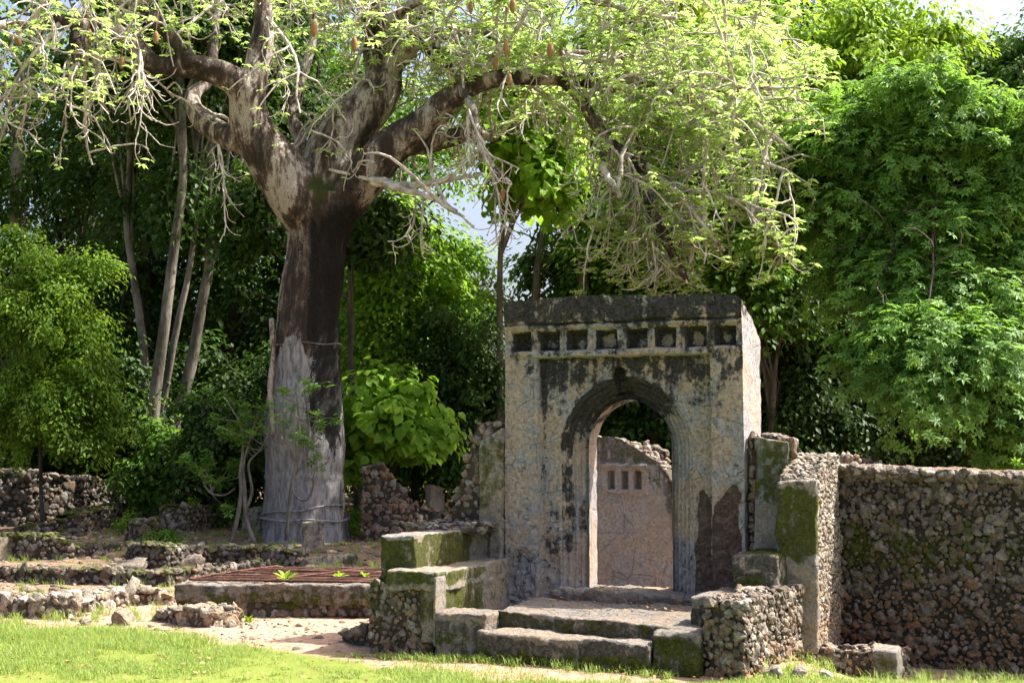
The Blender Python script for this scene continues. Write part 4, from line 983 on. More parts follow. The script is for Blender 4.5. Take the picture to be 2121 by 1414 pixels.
# ---------------------------------------------------------------- the baobab
YB = 28.5; mpp = YB / FPX
def bpt(px, py, dy=0.0): return PY(px, py, YB + dy)
bao = thing("baobab_tree", "huge old baobab with a black-streaked grey trunk and spreading crooked limbs", "tree", [*PY(632, 1110, YB)[:2], gz(-4, YB) - .05])
TR = [(630, 1140, 92), (631, 1112, 86), (632, 1050, 82), (632, 1000, 81), (633, 900, 83), (632, 850, 80), (633, 800, 75), (634, 700, 69), (640, 620, 64), (652, 560, 62), (659, 500, 66), (663, 450, 76), (668, 405, 86)]
LM = {
 'L': ([(640, 450, 55), (610, 400, 58), (580, 355, 54), (548, 310, 49), (522, 262, 44), (514, 222, 38), (514, 188, 34)], (-.2, -.8)),
 'La': ([(514, 200, 34), (490, 172, 28), (450, 150, 26), (400, 138, 26), (350, 140, 22), (315, 130, 20), (283, 98, 18), (243, 68, 17), (200, 54, 15), (165, 62, 15), (160, 95, 17), (163, 125, 12), (162, 135, 5)], (-.8, -2.2)),
 'Lx': ([(180, 58, 14), (140, 45, 12), (100, 35, 10), (60, 50, 10), (20, 48, 9), (-40, 60, 7), (-120, 60, 5)], (-2.2, -3)),
 'Lb': ([(516, 195, 32), (530, 150, 27), (540, 105, 24), (546, 55, 21), (545, 0, 19), (538, -80, 15), (560, -180, 9)], (-.8, -.3)),
 'Lc': ([(400, 140, 20), (372, 95, 17), (332, 48, 15), (283, 16, 13), (220, -10, 10), (140, -40, 7)], (-1.4, -1.0)),
 'Ld': ([(500, 295, 26), (465, 280, 26), (425, 255, 24), (402, 225, 21), (402, 195, 18), (428, 172, 15), (440, 120, 12), (446, 60, 9), (455, 0, 7)], (-.6, 1.4)),
 'C': ([(668, 420, 60), (680, 370, 62), (692, 312, 56), (720, 268, 52), (755, 232, 49), (788, 192, 44), (793, 140, 38), (782, 95, 34), (778, 35, 29), (770, -60, 22), (800, -160, 12)], (0, .6)),
 'D': ([(650, 380, 24), (628, 300, 18), (606, 245, 15), (612, 200, 12), (636, 130, 10), (650, 60, 9), (640, -30, 7)], (.6, 1.6)),
 'R': ([(690, 440, 50), (730, 395, 46), (770, 350, 45), (810, 305, 41), (845, 278, 35), (880, 252, 31), (918, 218, 29), (955, 190, 24), (1000, 170, 20), (1050, 160, 18), (1110, 160, 16), (1175, 162, 14)], (-.2, -1.4)),
 'R1': ([(1160, 162, 13), (1230, 172, 12), (1300, 165, 11), (1370, 180, 10), (1440, 192, 8), (1510, 186, 6), (1620, 182, 3)], (-1.4, -2.0)),
 'R4': ([(1420, 188, 8), (1490, 215, 7), (1560, 255, 6), (1640, 310, 3)], (-2, -2.6)),
 'R5': ([(1360, 178, 8), (1430, 240, 7), (1500, 330, 6), (1545, 420, 4), (1570, 480, 2.5)], (-1.8, -3.2)),
 'R6': ([(1500, 140, 5), (1560, 150, 5), (1620, 190, 4), (1660, 240, 2)], (1.8, .8)),
 'R2': ([(1160, 160, 13), (1200, 200, 13), (1225, 245, 14), (1260, 290, 13), (1300, 322, 11), (1328, 370, 9), (1350, 430, 7), (1380, 500, 5), (1425, 585, 2.5)], (-1.4, -2.6)),
 'R2b': ([(1250, 285, 10), (1248, 330, 9), (1262, 372, 7), (1285, 405, 5)], (-1.8, -2.6)),
 'R2c': ([(1290, 315, 9), (1340, 345, 7), (1400, 395, 6), (1450, 460, 4), (1500, 520, 2.5)], (-2, -3.2)),
 'R3': ([(830, 295, 28), (880, 295, 27), (930, 286, 20), (985, 277, 13), (1030, 290, 7)], (-.6, .8)),
 'U': ([(790, 165, 24), (830, 115, 23), (868, 82, 20), (900, 108, 16), (935, 150, 12), (958, 190, 11), (978, 225, 10), (990, 285, 8), (1015, 340, 7), (1060, 385, 4)], (.4, -2.5)),
 'U2': ([(860, 85, 16), (920, 75, 14), (980, 60, 13), (1030, 76, 12), (1080, 100, 11), (1140, 118, 10), (1200, 110, 9), (1260, 120, 8), (1330, 105, 7), (1400, 130, 5), (1500, 140, 3)], (.2, 1.8)),
 'U3': ([(790, 95, 16), (850, 42, 14), (915, 10, 10), (1000, -25, 8), (1120, -40, 6)], (.5, 2.2)),
 'U4': ([(786, 60, 14), (870, 0, 11), (980, -40, 9), (1120, -20, 7), (1260, 10, 6), (1400, 40, 4)], (0, -3.0)),
 'V': ([(770, 375, 11), (830, 385, 9), (880, 381, 7), (940, 371, 5), (1000, 360, 3)], (-.8, -1.6)),
 'V2': ([(800, 382, 7), (860, 400, 6), (920, 420, 4), (980, 470, 2.5)], (-1, -2.4)),
}
tb = MB()
tp = [bpt(x, y) for x, y, r in TR]; tr_ = [r * mpp for x, y, r in TR]; tp[0][2] = .2
tube(tb, tp, tr_, 40, 8)
limbs = {}
for k, (pts, (d0, d1)) in LM.items():
    n = len(pts); P = [bpt(x, y, d0 + (d1 - d0) * i / (n - 1)) for i, (x, y, r) in enumerate(pts)]
    limbs[k] = tube(MB() if k in ('V', 'V2', 'R4', 'R5', 'R6') else tb, P, [r * mpp for x, y, r in pts], 16, 5)
# root toes and folds round the foot
for a, r_ in ((-2.4, .16), (-.6, .2), (.2, .15)):
    c = bpt(632, 1100); c[2] = gz(c[0], c[1]); dv = np.array([math.cos(a), math.sin(a), 0]); tube(tb, [c + dv * .6 + [0, 0, .9], c + dv * .72 + [0, 0, .2], c + dv * .86 - [0, 0, .2]], [r_, r_, r_ * .6], 10, 4)
raw = tb.build("raw", M_BAO, None)
md = raw.modifiers.new("r", 'REMESH'); md.mode = 'VOXEL'; md.voxel_size = .042; md.use_smooth_shade = True
ms = raw.modifiers.new("s", 'SMOOTH'); ms.factor = .5; ms.iterations = 7
me = bpy.data.meshes.new_from_object(raw.evaluated_get(bpy.context.evaluated_depsgraph_get()))
V = np.empty(len(me.vertices) * 3, np.float32); me.vertices.foreach_get("co", V); V = V.reshape(-1, 3).astype(float)
NV = np.empty(len(me.vertices) * 3, np.float32); me.vertices.foreach_get("normal", NV); NV = NV.reshape(-1, 3).astype(float)
li = np.empty(len(me.loops), np.int32); me.loops.foreach_get("vertex_index", li); F = li.reshape(-1, 4) if len(li) == 4 * len(me.polygons) else None
bpy.data.objects.remove(raw)
if F is None:
    F = np.array([list(p.vertices)[:4] if len(p.vertices) >= 4 else list(p.vertices) + [p.vertices[-1]] for p in me.polygons])
VS = V * [1, 1, .3]
trunkness = sstep(8.2, 6.2, V[:, 2])
V = V + NV * ((.05 * fbm(VS, 3.2, 3, 2) + .09 * fbm(V, 1.1, 2, 5)) * (.35 + .65 * trunkness) + .012 * fbm(V, 9, 3, 8) - .02 * np.exp(-((V[:, 2] - 3.95 + .05 * np.sin(V[:, 0] * 6)) / .03) ** 2) * trunkness + .02 * np.exp(-((V[:, 2] - 1.55) / .04) ** 2))[:, None]
# colouring that belongs to the bark: char and algae streaks, grey smooth band, moss in the forks
sx = 1060.5 + V[:, 0] / V[:, 1] * FPX; sz = V[:, 2]; pxh = (V[:, 0] - bpt(632, 900)[0]) / mpp
zz_ = lambda py: PY(632, py, YB)[2]
strk = fbm(np.c_[V[:, 0] * 7, V[:, 1] * 7, V[:, 2] * .5], 1, 4, 11); stk2 = fbm(np.c_[V[:, 0] * 2.2, V[:, 1] * 2.2, V[:, 2] * .25], 1, 2, 17)
upz = sstep(zz_(725), zz_(705), sz) * sstep(zz_(400), zz_(500), sz); loz = sstep(zz_(705), zz_(725), sz)
cxl = 46 - 6 * sstep(zz_(800), zz_(950), sz); front = (NV[:, 1] < .6)
black = upz * (.32 + .25 * strk + .62 * np.exp(-((pxh - 54 - 20 * stk2) / 40) ** 2))
black += loz * 1.05 * np.exp(-(np.abs(pxh - cxl - 16 * stk2) / 29) ** 2) * sstep(zz_(985), zz_(830), sz)
black += .8 * np.exp(-((pxh - 66) / 12) ** 2) * sstep(zz_(1000), zz_(900), sz) * loz * .6
black = black * front + .10 * strk + .55 * sstep(zz_(540), zz_(440), sz) * sstep(zz_(330), zz_(400), sz) * np.exp(-((pxh - 95) / 36) ** 2) * front
grey = sstep(zz_(690), zz_(742), sz + .5 * strk) * (1 - .55 * sstep(-42, -62, pxh) * sstep(zz_(900), zz_(800), sz)) - .5 * np.clip(stk2, 0, 1)
tbk = MB(); tbk.add(V, F, black=np.clip(black, 0, 1.1), grey=np.clip(grey, 0, 1) * .95, moss=.75 * np.clip(NV[:, 2], 0, 1) * sstep(5.5, 7, sz) * (sz < 10.5) + .9 * np.exp(-((pxh - 35) / 25) ** 2 - ((sz - zz_(408)) / .45) ** 2) * (NV[:, 1] < 0))
tbk.build("trunk", M_BAO, bao)
for k, (py, tilt, ph) in enumerate([(1052, .10, 0), (1068, -.08, 1.3), (1075, .02, 2.2), (716, .01, .6)]):
    b = MB(); c = bpt(632, py); R_ = np.array([.80, .82, .84, .675])[k] * YB / 27; pts = []
    for i in range(15):
        a = -math.pi * 1.05 + math.pi * 1.1 * i / 14
        pts.append(c + [R_ * 1.02 * math.cos(a), R_ * 1.02 * math.sin(a), tilt * math.cos(a + ph) + .02 * math.sin(5 * a + k)])
    tube(b, pts, [.02 if k < 3 else .008] * 15, 6, 3, grey=.7); b.build("creeping_root", M_BAO, bao)
b = MB(); tube(b, [bpt(704, 1085, -.3), bpt(710, 1040, -.3), bpt(709, 1000, -.25), bpt(705, 975, -.2)], [.06, .05, .035, .015], 8, 4, grey=.4); b.build("creeping_root", M_BAO, bao)
b = MB(); tube(b, [bpt(566, 900, -.7), bpt(560, 800, -.62), bpt(566, 740, -.55), bpt(562, 660, -.4)], [.05, .06, .055, .05], 8, 4, grey=.3); b.build("creeping_root", M_BAO, bao)
# branches, hanging twigs, leaves
rng = np.random.default_rng(77)
names = ['R4', 'R5', 'R6', 'La', 'Lx', 'Lb', 'Lc', 'Ld', 'C', 'D', 'R', 'R1', 'R2', 'R2b', 'R2c', 'R3', 'U', 'U2', 'U3', 'U4', 'V', 'V2']
def rs(P, n=14, lo=0.0):
    s = np.linspace(lo * (len(P) - 1), len(P) - 1.001, n); i = s.astype(int); f = (s - i)[:, None]; return P[i] * (1 - f) + P[i + 1] * f
lo_ = dict(C=.6, R=.45, Lb=.3, La=.2, Ld=.3, D=.4, R3=.5)
wt = dict(R4=1.6, R5=1.9, R6=1.3, La=1.5, Lx=.9, Lb=1, Lc=.9, Ld=.6, C=1.2, D=.7, R=1.3, R1=2.8, R2=2.6, R2b=.6, R2c=1.6, R3=.6, U=1.6, U2=2.9, U3=1.6, U4=2.4, V=.7, V2=.7)
par = np.stack([rs(limbs[k][0], 14, lo_.get(k, .1)) for k in names]); w = np.array([wt[k] for k in names])
b1 = grow(par, 175, (1.3, 3.4), 9, rng, .05, .85, (0, 0, .12), .28, (.05, -.16), w)
# keep branches out of the trunk's clear zone
gap = lambda P: ((1060.5 + P[:, -1, 0] / P[:, -1, 1] * FPX < 980) & (P[:, -1, 2] < 7.6)) | (P[:, -1, 2] < 5.3) | (P[:, -1, 1] < 20.5)
q_ = 1060.5 + b1[:, -1, 0] / b1[:, -1, 1] * FPX; b1 = b1[~gap(b1) & ~((q_ > 900) & (q_ < 1200) & (b1[:, -1, 2] < 8.3))]
b1 = b1[1060.5 + b1[:, -1, 0] / b1[:, -1, 1] * FPX < 1690]
b2 = grow(b1, 900, (.6, 1.7), 8, rng, .15, .75, (0, 0, -.05), .35, (-.05, -.30)); q_ = 1060.5 + b2[:, -1, 0] / b2[:, -1, 1] * FPX; b2 = b2[(b2[:, -1, 2] > 4.9) & ~gap(b2) & ~((q_ > 850) & (q_ < 1200) & (b2[:, -1, 2] < 7.8))]
b3 = grow(np.concatenate([b2[:, :, :]]), 2600, (.3, .8), 7, rng, .2, .7, (0, 0, -.1), .4, (-.35, .45)); b3 = b3[b3[:, -1, 2] > 4.6]
# twigs hanging straight from the limbs
hb = grow(par, 70, (.9, 2.2), 9, rng, .05, .6, (0, 0, -.5), .3, (-.5, .35), w); hb = hb[hb[:, -1, 2] > 5.6]
hb2 = grow(hb, 560, (.3, .8), 7, rng, .2, .7, (0, 0, -.3), .4, (-.4, .55)); 
lowT = []
for sx_, sy_, k in ((452, 300, 0), (970, 230, 3), (1005, 330, 5), (1350, 430, 8), (1340, 400, 9), (1380, 490, 10), (1370, 470, 12), (300, 120, 13), (290, 110, 14), (1320, 365, 16), (1395, 520, 20), (1410, 560, 21), (1300, 330, 22), (1400, 395, 23), (1440, 450, 24)):
    lowT.append(bpt(sx_, sy_, -.8 if k < 3 else -2.3))
lowT = np.array(lowT); st0 = np.stack([lowT + [0, 0, .05], lowT], 1)
lb = grow(st0, 42, (.9, 1.9), 9, rng, .0, .45, (.15, -.1, -.5), .28, (-.35, .12)); lb2 = grow(lb, 380, (.35, .9), 7, rng, .15, .65, (0, 0, -.3), .35, (-.35, .4))
fl_ = lambda B: np.where(1060.5 + B[:, 0, 0] / B[:, 0, 1] * FPX < 1150, zpy_(520), zpy_(612)); zpy_ = lambda y: PY(1060, y, YB - 2)[2]; lb = lb[lb[:, :, 2].min(1) > fl_(lb)]; lb2 = lb2[lb2[:, :, 2].min(1) > fl_(lb2)]
tw = MB()
for k_, (P_, r_) in limbs.items():
    i0 = 0 if k_ in ('V', 'V2', 'R4', 'R5', 'R6') else int(np.argmax(r_ < .085)) if (r_ < .085).any() else -1
    if i0 >= 0 and len(P_) - i0 > 2: tube(tw, P_[i0:] + .012 * rng.normal(size=(len(P_) - i0, 3)), r_[i0:] * .97, 8, 1)
tap = lambda P, r0, r1: r0 + (r1 - r0) * np.linspace(0, 1, P.shape[1])[None] * np.ones((len(P), 1))
tubes(tw, b1, tap(b1, .045, .016) * rng.uniform(.6, 1.2, (len(b1), 1)), 6)
tubes(tw, b2, tap(b2, .024, .013), 5); tubes(tw, b3, tap(b3, .013, .009), 4)
tubes(tw, hb, tap(hb, .022, .012), 5); tubes(tw, hb2, tap(hb2, .011, .008), 4)
tubes(tw, lb, tap(lb, .028, .012), 5); tubes(tw, lb2, tap(lb2, .012, .008), 4)
tw.build("twigs", M_TWIG, bao)
lv = MB()
def leafset(B, k, sc, keepf):
    m = len(B); idx = np.repeat(np.arange(m), k); t = 1 - rng.random(len(idx)) ** 2.2 * .5
    s = t * (B.shape[1] - 1.001); i = s.astype(int); f = (s - i)[:, None]; P = B[idx, i] * (1 - f) + B[idx, i + 1] * f
    px = 1060.5 + P[:, 0] / P[:, 1] * FPX; py = 930 - (P[:, 2] - HC) / P[:, 1] * FPX; keep = rng.random(len(P)) < keepf(px) * (1 - .72 * sstep(150, 230, py) * sstep(1240, 1150, px)); P = P[keep]; n = len(P)
    P = P + rng.normal(0, .05, (n, 3)); nr = unit(np.array([0, 0, 1.6]) + .5 * rvec(rng, n))
    for v in range(4):
        q = np.arange(n) % 4 == v
        scatter(lv, rosette_t(5, .19, .12, .3, 3.9, v), P[q], nr[q], sc * rng.uniform(.65, 1.2, q.sum()), rng)
kf = lambda px: .36 + .34 * sstep(820, 1000, px)
leafset(b3, 6, .16, kf); leafset(b2, 4, .16, kf); leafset(hb2, 3, .16, kf); leafset(lb2, 3, .16, lambda px: .25 + .3 * sstep(1100, 1300, px)); leafset(b1, 3, .18, kf)
lv.build("crown", L_BAO, bao)
# velvety pods hanging from the branches
pods = [(185, 73), (323, 78), (38, 82), (252, 130), (180, 28), (734, 92), (650, 60), (1027, 130), (1055, 165), (1162, 112), (1110, 118), (1048, 100), (1250, 190), (1430, 200), (1460, 108), (1524, 185), (1470, 278), (1458, 385), (1040, 405), (975, 15), (1062, 12), (1140, 105), (1270, 178)]
V0, F0 = _ico(3); rng = np.random.default_rng(6)
for px, py in pods:
    P = bpt(px, py, rng.uniform(-3, -1.4)); b = MB(); s = rng.uniform(.8, 1.1)
    Vp = V0 * [.058 * s, .058 * s, .12 * s]; Vp[:, 2] += .02 * np.sign(Vp[:, 2]) * (np.abs(Vp[:, 2]) / .12) ** 2; Vp = Vp + .004 * vfbm(Vp, 20, 2, 4)
    b.add(P + Vp, F0); tube(b, [P + [0, 0, .11], P + [.01, 0, .26], P + [.03, .02, .5]], [.008, .007, .006], 5, 2)
    b.build("fruit", M_FRUIT, bao)
# ---------------------------------------------------------------- two thin bare trees at the baobab's foot
def bare_tree(label, stems, Y, seed, hook=None, leaves=140):
    rng = np.random.default_rng(seed); P0 = PY(*stems[0][0][:2], Y); P0[2] = gz(P0[0], Y)
    t_ = thing("bare_tree", label, "tree", P0); b = MB(); pl = []
    for pts in stems:
        P = np.array([PY(x, y, Y + (0 if len(p) < 4 else p[3])) for p in pts for x, y in [p[:2]]]); pl.append(rs(catmull(P, 5), 10)); tube(b, P, [p[2] * .34 * Y / FPX for p in pts], 8, 5)
    pl = np.stack(pl); br = grow(pl, 26, (.3, .8), 7, rng, .45, .8, (0, 0, .3), .3, (.1, .1)); tubes(b, br, tap(br, .012, .005), 4)
    b.build("trunk", M_TRUNK, t_); c = MB(); i = rng.integers(len(br), size=leaves); P = br[i, -1] + rng.normal(0, .07, (leaves, 3))
    scatter(c, rosette_t(6, .2, .3, .2), P, unit(np.array([0, -.2, 1]) + .6 * rvec(rng, leaves)), .11 * rng.uniform(.6, 1.2, leaves), rng)
    c.build("crown", L_MID, t_); return t_
bare_tree("thin pale tree with a hooked branch standing against the baobab trunk", [[(592, 1118, 11), (600, 1040, 10), (604, 1000, 10), (615, 960, 9), (622, 920, 8), (618, 860, 5), (612, 800, 3)], [(604, 1010, 7), (615, 1030, 7), (635, 1035, 7), (648, 1010, 6), (650, 985, 5), (660, 950, 3)], [(615, 965, 7), (600, 930, 6), (585, 900, 4), (575, 870, 3)], [(622, 935, 6), (640, 900, 5), (636, 850, 4), (628, 815, 3)], [(610, 980, 6), (632, 960, 5), (640, 930, 4), (662, 905, 3)]], 27.2, 601)
bare_tree("grey multi-stemmed small tree with a long curved branch, left of the baobab", [[(478, 1122, 15), (490, 1080, 14), (500, 1020, 14), (498, 980, 12), (503, 930, 8), (498, 880, 6), (470, 830, 3)], [(528, 1124, 15), (512, 1080, 14), (506, 1010, 13), (505, 960, 7), (520, 900, 5), (535, 850, 3)], [(486, 1012, 6), (465, 1025, 6), (440, 1022, 5), (424, 1005, 4), (418, 985, 3)], [(508, 1060, 10), (522, 1015, 10), (515, 960, 7), (540, 930, 4), (560, 890, 3)]], 27.8, 602, leaves=300)

# ---------------------------------------------------------------- forest behind the ruins
def make_tree(name, label, cat, P0, H, ells, seed, leafm, barkm, r0=.2, per=170, size=.19, tpl=None, cr=(.6, 1.1), lean=(0, 0), limbs_n=16, flat=.8, group=None, fork=.45, kids=0, upw=.8, tr_pts=None, shell=.35, wob=.25):
    """ells: crown ellipsoids (dx,dy,z, rx,ry,rz, clumps) about the foot"""
    rng = np.random.default_rng(seed); P0 = np.asarray(P0, float); t_ = thing(name, label, cat, P0, group)
    C = np.concatenate([in_ell(rng, int(e[6]), P0 + np.array(e[:3]), e[3:6], shell) for e in ells])
    R_ = rng.uniform(*cr, len(C)) * np.clip(rng.gamma(5, .2, len(C)), .45, 1.7); b = MB()
    foliage(b, C, R_, per, size, tpl or leaf_t(.3), rng, flat, upw)
    s = MB()
    if tr_pts is None:
        n = 9; z = np.linspace(-.3, H * .8, n); wv = np.cumsum(rng.normal(0, wob / 3, (n, 2)), 0) * np.linspace(0, 1, n)[:, None]
        tr_pts = [P0 + [lean[0] * (zz / H) + wv[i, 0], lean[1] * (zz / H) + wv[i, 1], zz] for i, zz in enumerate(z)]
    rad = np.interp(np.linspace(0, 1, len(tr_pts)), [0, .05, 1], [r0 * 1.35, r0, r0 * .25])
    TP, tr = tube(s, tr_pts, rad, 10, 4)
    if limbs_n:
        far = C[rng.choice(len(C), min(limbs_n, len(C)), replace=False)]; L_ = []; rr = []
        for c in far:
            i = int(len(TP) * np.clip(rng.uniform(fork, .98), 0, .99)); a = TP[i]; m = (a + c) / 2 + [0, 0, .12 * np.linalg.norm(c - a)]
            t = np.linspace(0, 1, 7)[:, None]; L_.append((1 - t) ** 2 * a + 2 * t * (1 - t) * m + t * t * c); rr.append(np.linspace(min(tr[i] * .6, .12), .02, 7))
        L_ = np.array(L_) + .05 * rng.normal(size=(len(L_), 7, 3)) * np.linspace(0, 1, 7)[None, :, None]
        tubes(s, L_, np.array(rr), 6)
        if kids:
            k_ = grow(L_, kids, (.6, 1.6), 6, rng, .3, .8, (0, 0, -.05), .3); tubes(s, k_, tap(k_, .022, .008), 4)
    s.build("trunk", barkm, t_); b.build("crown", leafm, t_); return t_
def foot(px, Y): 
    x = (px - 1060.5) / FPX * Y; return np.array([x, Y, gz(x, Y)])
def zpx(py, Y): return PY(1060, py, Y)[2]
def ell(P0, px, py, Y, rx, ry, rz, n):
    c = PY(px, py, Y) - P0; return (*c, rx, ry, rz, n)

# --- the named trees and shrubs of the photograph
P0 = foot(95, 30.5)
make_tree("bright_shrub", "large bright yellow-green feathery shrub spilling over the dry stone wall at the left edge", "shrub", P0, 5.5,
          [ell(P0, 30, 620, 30.5, 1.3, 1.0, 1.3, 46), ell(P0, 130, 690, 30.2, .95, .8, 1.2, 40), ell(P0, 60, 850, 30, 1.6, .8, 1.0, 46), ell(P0, 175, 870, 30, .7, .6, .8, 24), ell(P0, 180, 560, 30.4, .5, .4, .35, 6), ell(P0, 30, 520, 30.8, .7, .6, .45, 14)], 701, L_SHR, M_TRUNK_SHADE, .05, 330, .105, leaf_t(.24), (.3, .6), limbs_n=14, flat=.9, upw=.6)
P0 = foot(800, 29.5)
make_tree("large_leaved_bush", "lit bush of broad heart-shaped yellow-green leaves right of the baobab trunk", "bush", P0, 3.4,
          [ell(P0, 790, 850, 29.5, .85, .7, .75, 30), ell(P0, 850, 890, 29.3, .5, .5, .45, 14), ell(P0, 745, 930, 29.5, .35, .4, .4, 10)], 702, L_LIT_TINT, M_TRUNK_SHADE, .05, 75, .24, leaf6(.42, .05, .25), (.3, .5), flat=.6, limbs_n=10)
P0 = foot(960, 32.5)
make_tree("round_bush", "dark green round bush between the baobab and the gate", "bush", P0, 5,
          [ell(P0, 955, 770, 32.5, 1.25, 1.1, 1.7, 70), ell(P0, 900, 900, 32.3, 1.3, .9, 1.2, 40)], 703, L_DARK, M_TRUNK_SHADE, .1, 230, .13, leaf_t(.3), (.45, .8), limbs_n=8)
P0 = foot(1110, 31.5)
make_tree("big_leaved_tree", "sunlit tree of big rounded bright leaves hanging behind the right baobab limb", "tree", P0, 10,
          [ell(P0, 1080, 280, 31.5, .85, .9, 1.2, 46), ell(P0, 1120, 350, 31.3, .55, .6, .6, 20), ell(P0, 1050, 200, 31.8, .8, .8, .8, 20)], 704, L_LIT_TINT, M_TRUNK, .1, 85, .27, leaf6(.42, .05, .3), (.4, .65), flat=.65, limbs_n=12,
          tr_pts=[foot(1036, 32) - [0, 0, .3], PY(1036, 800, 32), PY(1035, 600, 32), PY(1040, 480, 32), PY(1060, 380, 32), PY(1085, 250, 31.5)])
P0 = foot(860, 33.5)
make_tree("hanging_tree", "mid green tree with foliage hanging low just right of the baobab's trunk", "tree", P0, 9,
          [ell(P0, 800, 560, 33.5, 1.2, 1.0, 1.5, 56), ell(P0, 900, 560, 33.8, .9, .8, .9, 26), ell(P0, 790, 700, 33.2, .9, .8, 1.0, 34), ell(P0, 930, 640, 34, .6, .6, .6, 12)], 705, L_LIT_TINT, M_TRUNK_SHADE, .12, 190, .16, leaf_t(.3), (.45, .8), limbs_n=10)
P0 = foot(745, 31.0)
make_tree("glossy_tree", "dark glossy-leaved tree close behind the baobab trunk", "tree", P0, 8,
          [ell(P0, 765, 490, 30.6, .65, .6, 1.0, 26), ell(P0, 525, 440, 31, .5, .5, 1.0, 22)], 706, L_DARK, M_TRUNK_SHADE, .1, 120, .21, leaf6(.2, .06, .35), (.4, .65), flat=.8, limbs_n=8, upw=.4)
for k, (pts, Y, r, lab_) in enumerate([
    ([(318, 860), (340, 680), (360, 520), (378, 380), (378, 250), (374, 120), (370, 0), (372, -120)], 32.5, .15, "straight pale slender trunk rising left of the baobab, tallest of the three leaning together"),
    ([(330, 900), (362, 700), (392, 560), (408, 430), (405, 330), (430, 200), (440, 60)], 33.5, .10, "thin grey trunk leaning right beside the straight pale one"),
    ([(352, 930), (395, 760), (420, 620), (445, 500), (470, 430), (500, 330), (520, 180)], 34.0, .17, "thick dark leaning trunk just left of the baobab"),
    ([(295, 980), (300, 760), (275, 560), (262, 460), (268, 330), (262, 150), (270, 0)], 34.5, .13, "thin crooked dark trunk far left of the leaning group")]):
    P0 = foot(pts[0][0], Y); tp_ = [P0 - [0, 0, .3]] + [PY(x, y, Y) for x, y in pts]
    xt, yt = pts[-1]
    make_tree("slender_tree", lab_, "tree", P0, 14, [ell(P0, xt - 40, 120, Y + .5, 1.6, 1.3, 1.5, 26), ell(P0, xt + 10, -20, Y, 2.0, 1.6, 1.4, 20), ell(P0, pts[3][0], 430, Y + .6, .8, .8, .8, 7)], 710 + k, L_DARK, M_TRUNK, r, 170, .19, leaf_t(.3), (.5, .9), limbs_n=14, tr_pts=tp_, kids=20)
P0 = foot(48, 40)
make_tree("forked_tree", "grey forked tree seen through the gap at the upper left", "tree", P0, 13, [ell(P0, 60, 60, 40, 2.4, 2, 1.6, 20), ell(P0, 140, 170, 40.5, 1.2, 1, 1, 7), ell(P0, 10, 330, 40, 1.5, 1, 1.4, 10)], 720, L_MID, M_TRUNK, .28, 150, .2, None, (.6, 1.0), tr_pts=[P0 - [0, 0, .3], PY(40, 600, 40), PY(36, 300, 40), PY(60, 200, 40), PY(85, 90, 40), PY(100, -20, 40)], limbs_n=14)
for k, (pts, Y, r, lab_) in enumerate([
    ([(1112, 900), (1110, 620), (1118, 520), (1140, 420), (1170, 330)], 36, .16, "dark trunk leaning right behind the gate's left shoulder"),
    ([(1210, 900), (1208, 600), (1200, 500), (1180, 430), (1165, 330), (1150, 180)], 35, .18, "pale mottled trunk behind the middle of the gate, leaning left"),
    ([(1285, 900), (1282, 620), (1270, 480), (1255, 330), (1280, 150)], 37, .15, "grey trunk rising behind the gate right of the mottled one"),
    ([(1500, 950), (1500, 600), (1500, 450), (1480, 250)], 36, .15, "shaded trunk behind the gate's right shoulder")]):
    P0 = foot(pts[0][0], Y); xt = pts[-1][0]
    make_tree("slender_tree", lab_, "tree", P0, 12, [ell(P0, xt + 40, 330, Y + .5, 1.3, 1.2, 1.2, 16), ell(P0, xt + 20, 120, Y, 2.0, 1.6, 1.6, [5, 7, 24, 24][k]), ell(P0, pts[1][0] + 50, 560, Y + 1, 1.1, .9, .7, 13)], 730 + k, [L_MID, L_MID, L_DARK, L_MID][k], M_TRUNK, r, 170, .18, leaf_t(.3), (.5, .9), limbs_n=14, tr_pts=[P0 - [0, 0, .3]] + [PY(x, y, Y) for x, y in pts], kids=16)
# the big rosette-leaved tree at the right and the bough that hangs low from it
P0 = foot(1930, 26.5)
ros = rosette_t(7, .19, .22, .25, 2 * np.pi, 3)
make_tree("rosette_tree", "big tree at the right with glossy leaf rosettes, a bough hanging over the wall", "tree", P0, 10.5,
          [ell(P0, 1900, 250, 26.5, 1.5, 1.4, .9, 60), ell(P0, 2060, 330, 26.3, 1.2, 1.2, 1.3, 50), ell(P0, 1760, 330, 26.8, 1.0, 1.2, .9, 40), ell(P0, 1660, 420, 27.4, .8, .9, .7, 22), ell(P0, 1930, 500, 26.2, 1.1, .9, .8, 44), ell(P0, 2080, 590, 26.0, .6, .7, .9, 26),
           ell(P0, 1880, 690, 24.8, .75, .6, .55, 34), ell(P0, 1985, 720, 24.5, .7, .6, .6, 34), ell(P0, 2090, 790, 24.6, .5, .6, .8, 28), ell(P0, 1930, 800, 24.4, .6, .5, .35, 14), ell(P0, 2070, 920, 24.6, .45, .4, .3, 10), ell(P0, 1800, 700, 25.2, .3, .4, .3, 7), ell(P0, 2000, 400, 26.5, 1.6, 1.0, 1.6, 40), ell(P0, 1900, 590, 25.6, .9, .6, .6, 26), ell(P0, 2010, 620, 25.3, .8, .6, .6, 24), ell(P0, 1800, 560, 26.2, .7, .6, .5, 16), ell(P0, 1830, 420, 26.2, .9, .8, .8, 26)], 741, L_ROS, M_TRUNK_SHADE, .16, 130, .135, ros, (.3, .75), limbs_n=34, flat=.9, kids=120, fork=.55, upw=.7,
          tr_pts=[foot(2075, 27) - [0, 0, .3], PY(2050, 800, 27), PY(1980, 620, 27), PY(1925, 450, 26.8), PY(1935, 340, 26.6), PY(1960, 200, 26.5)])
P0 = foot(1760, 33)
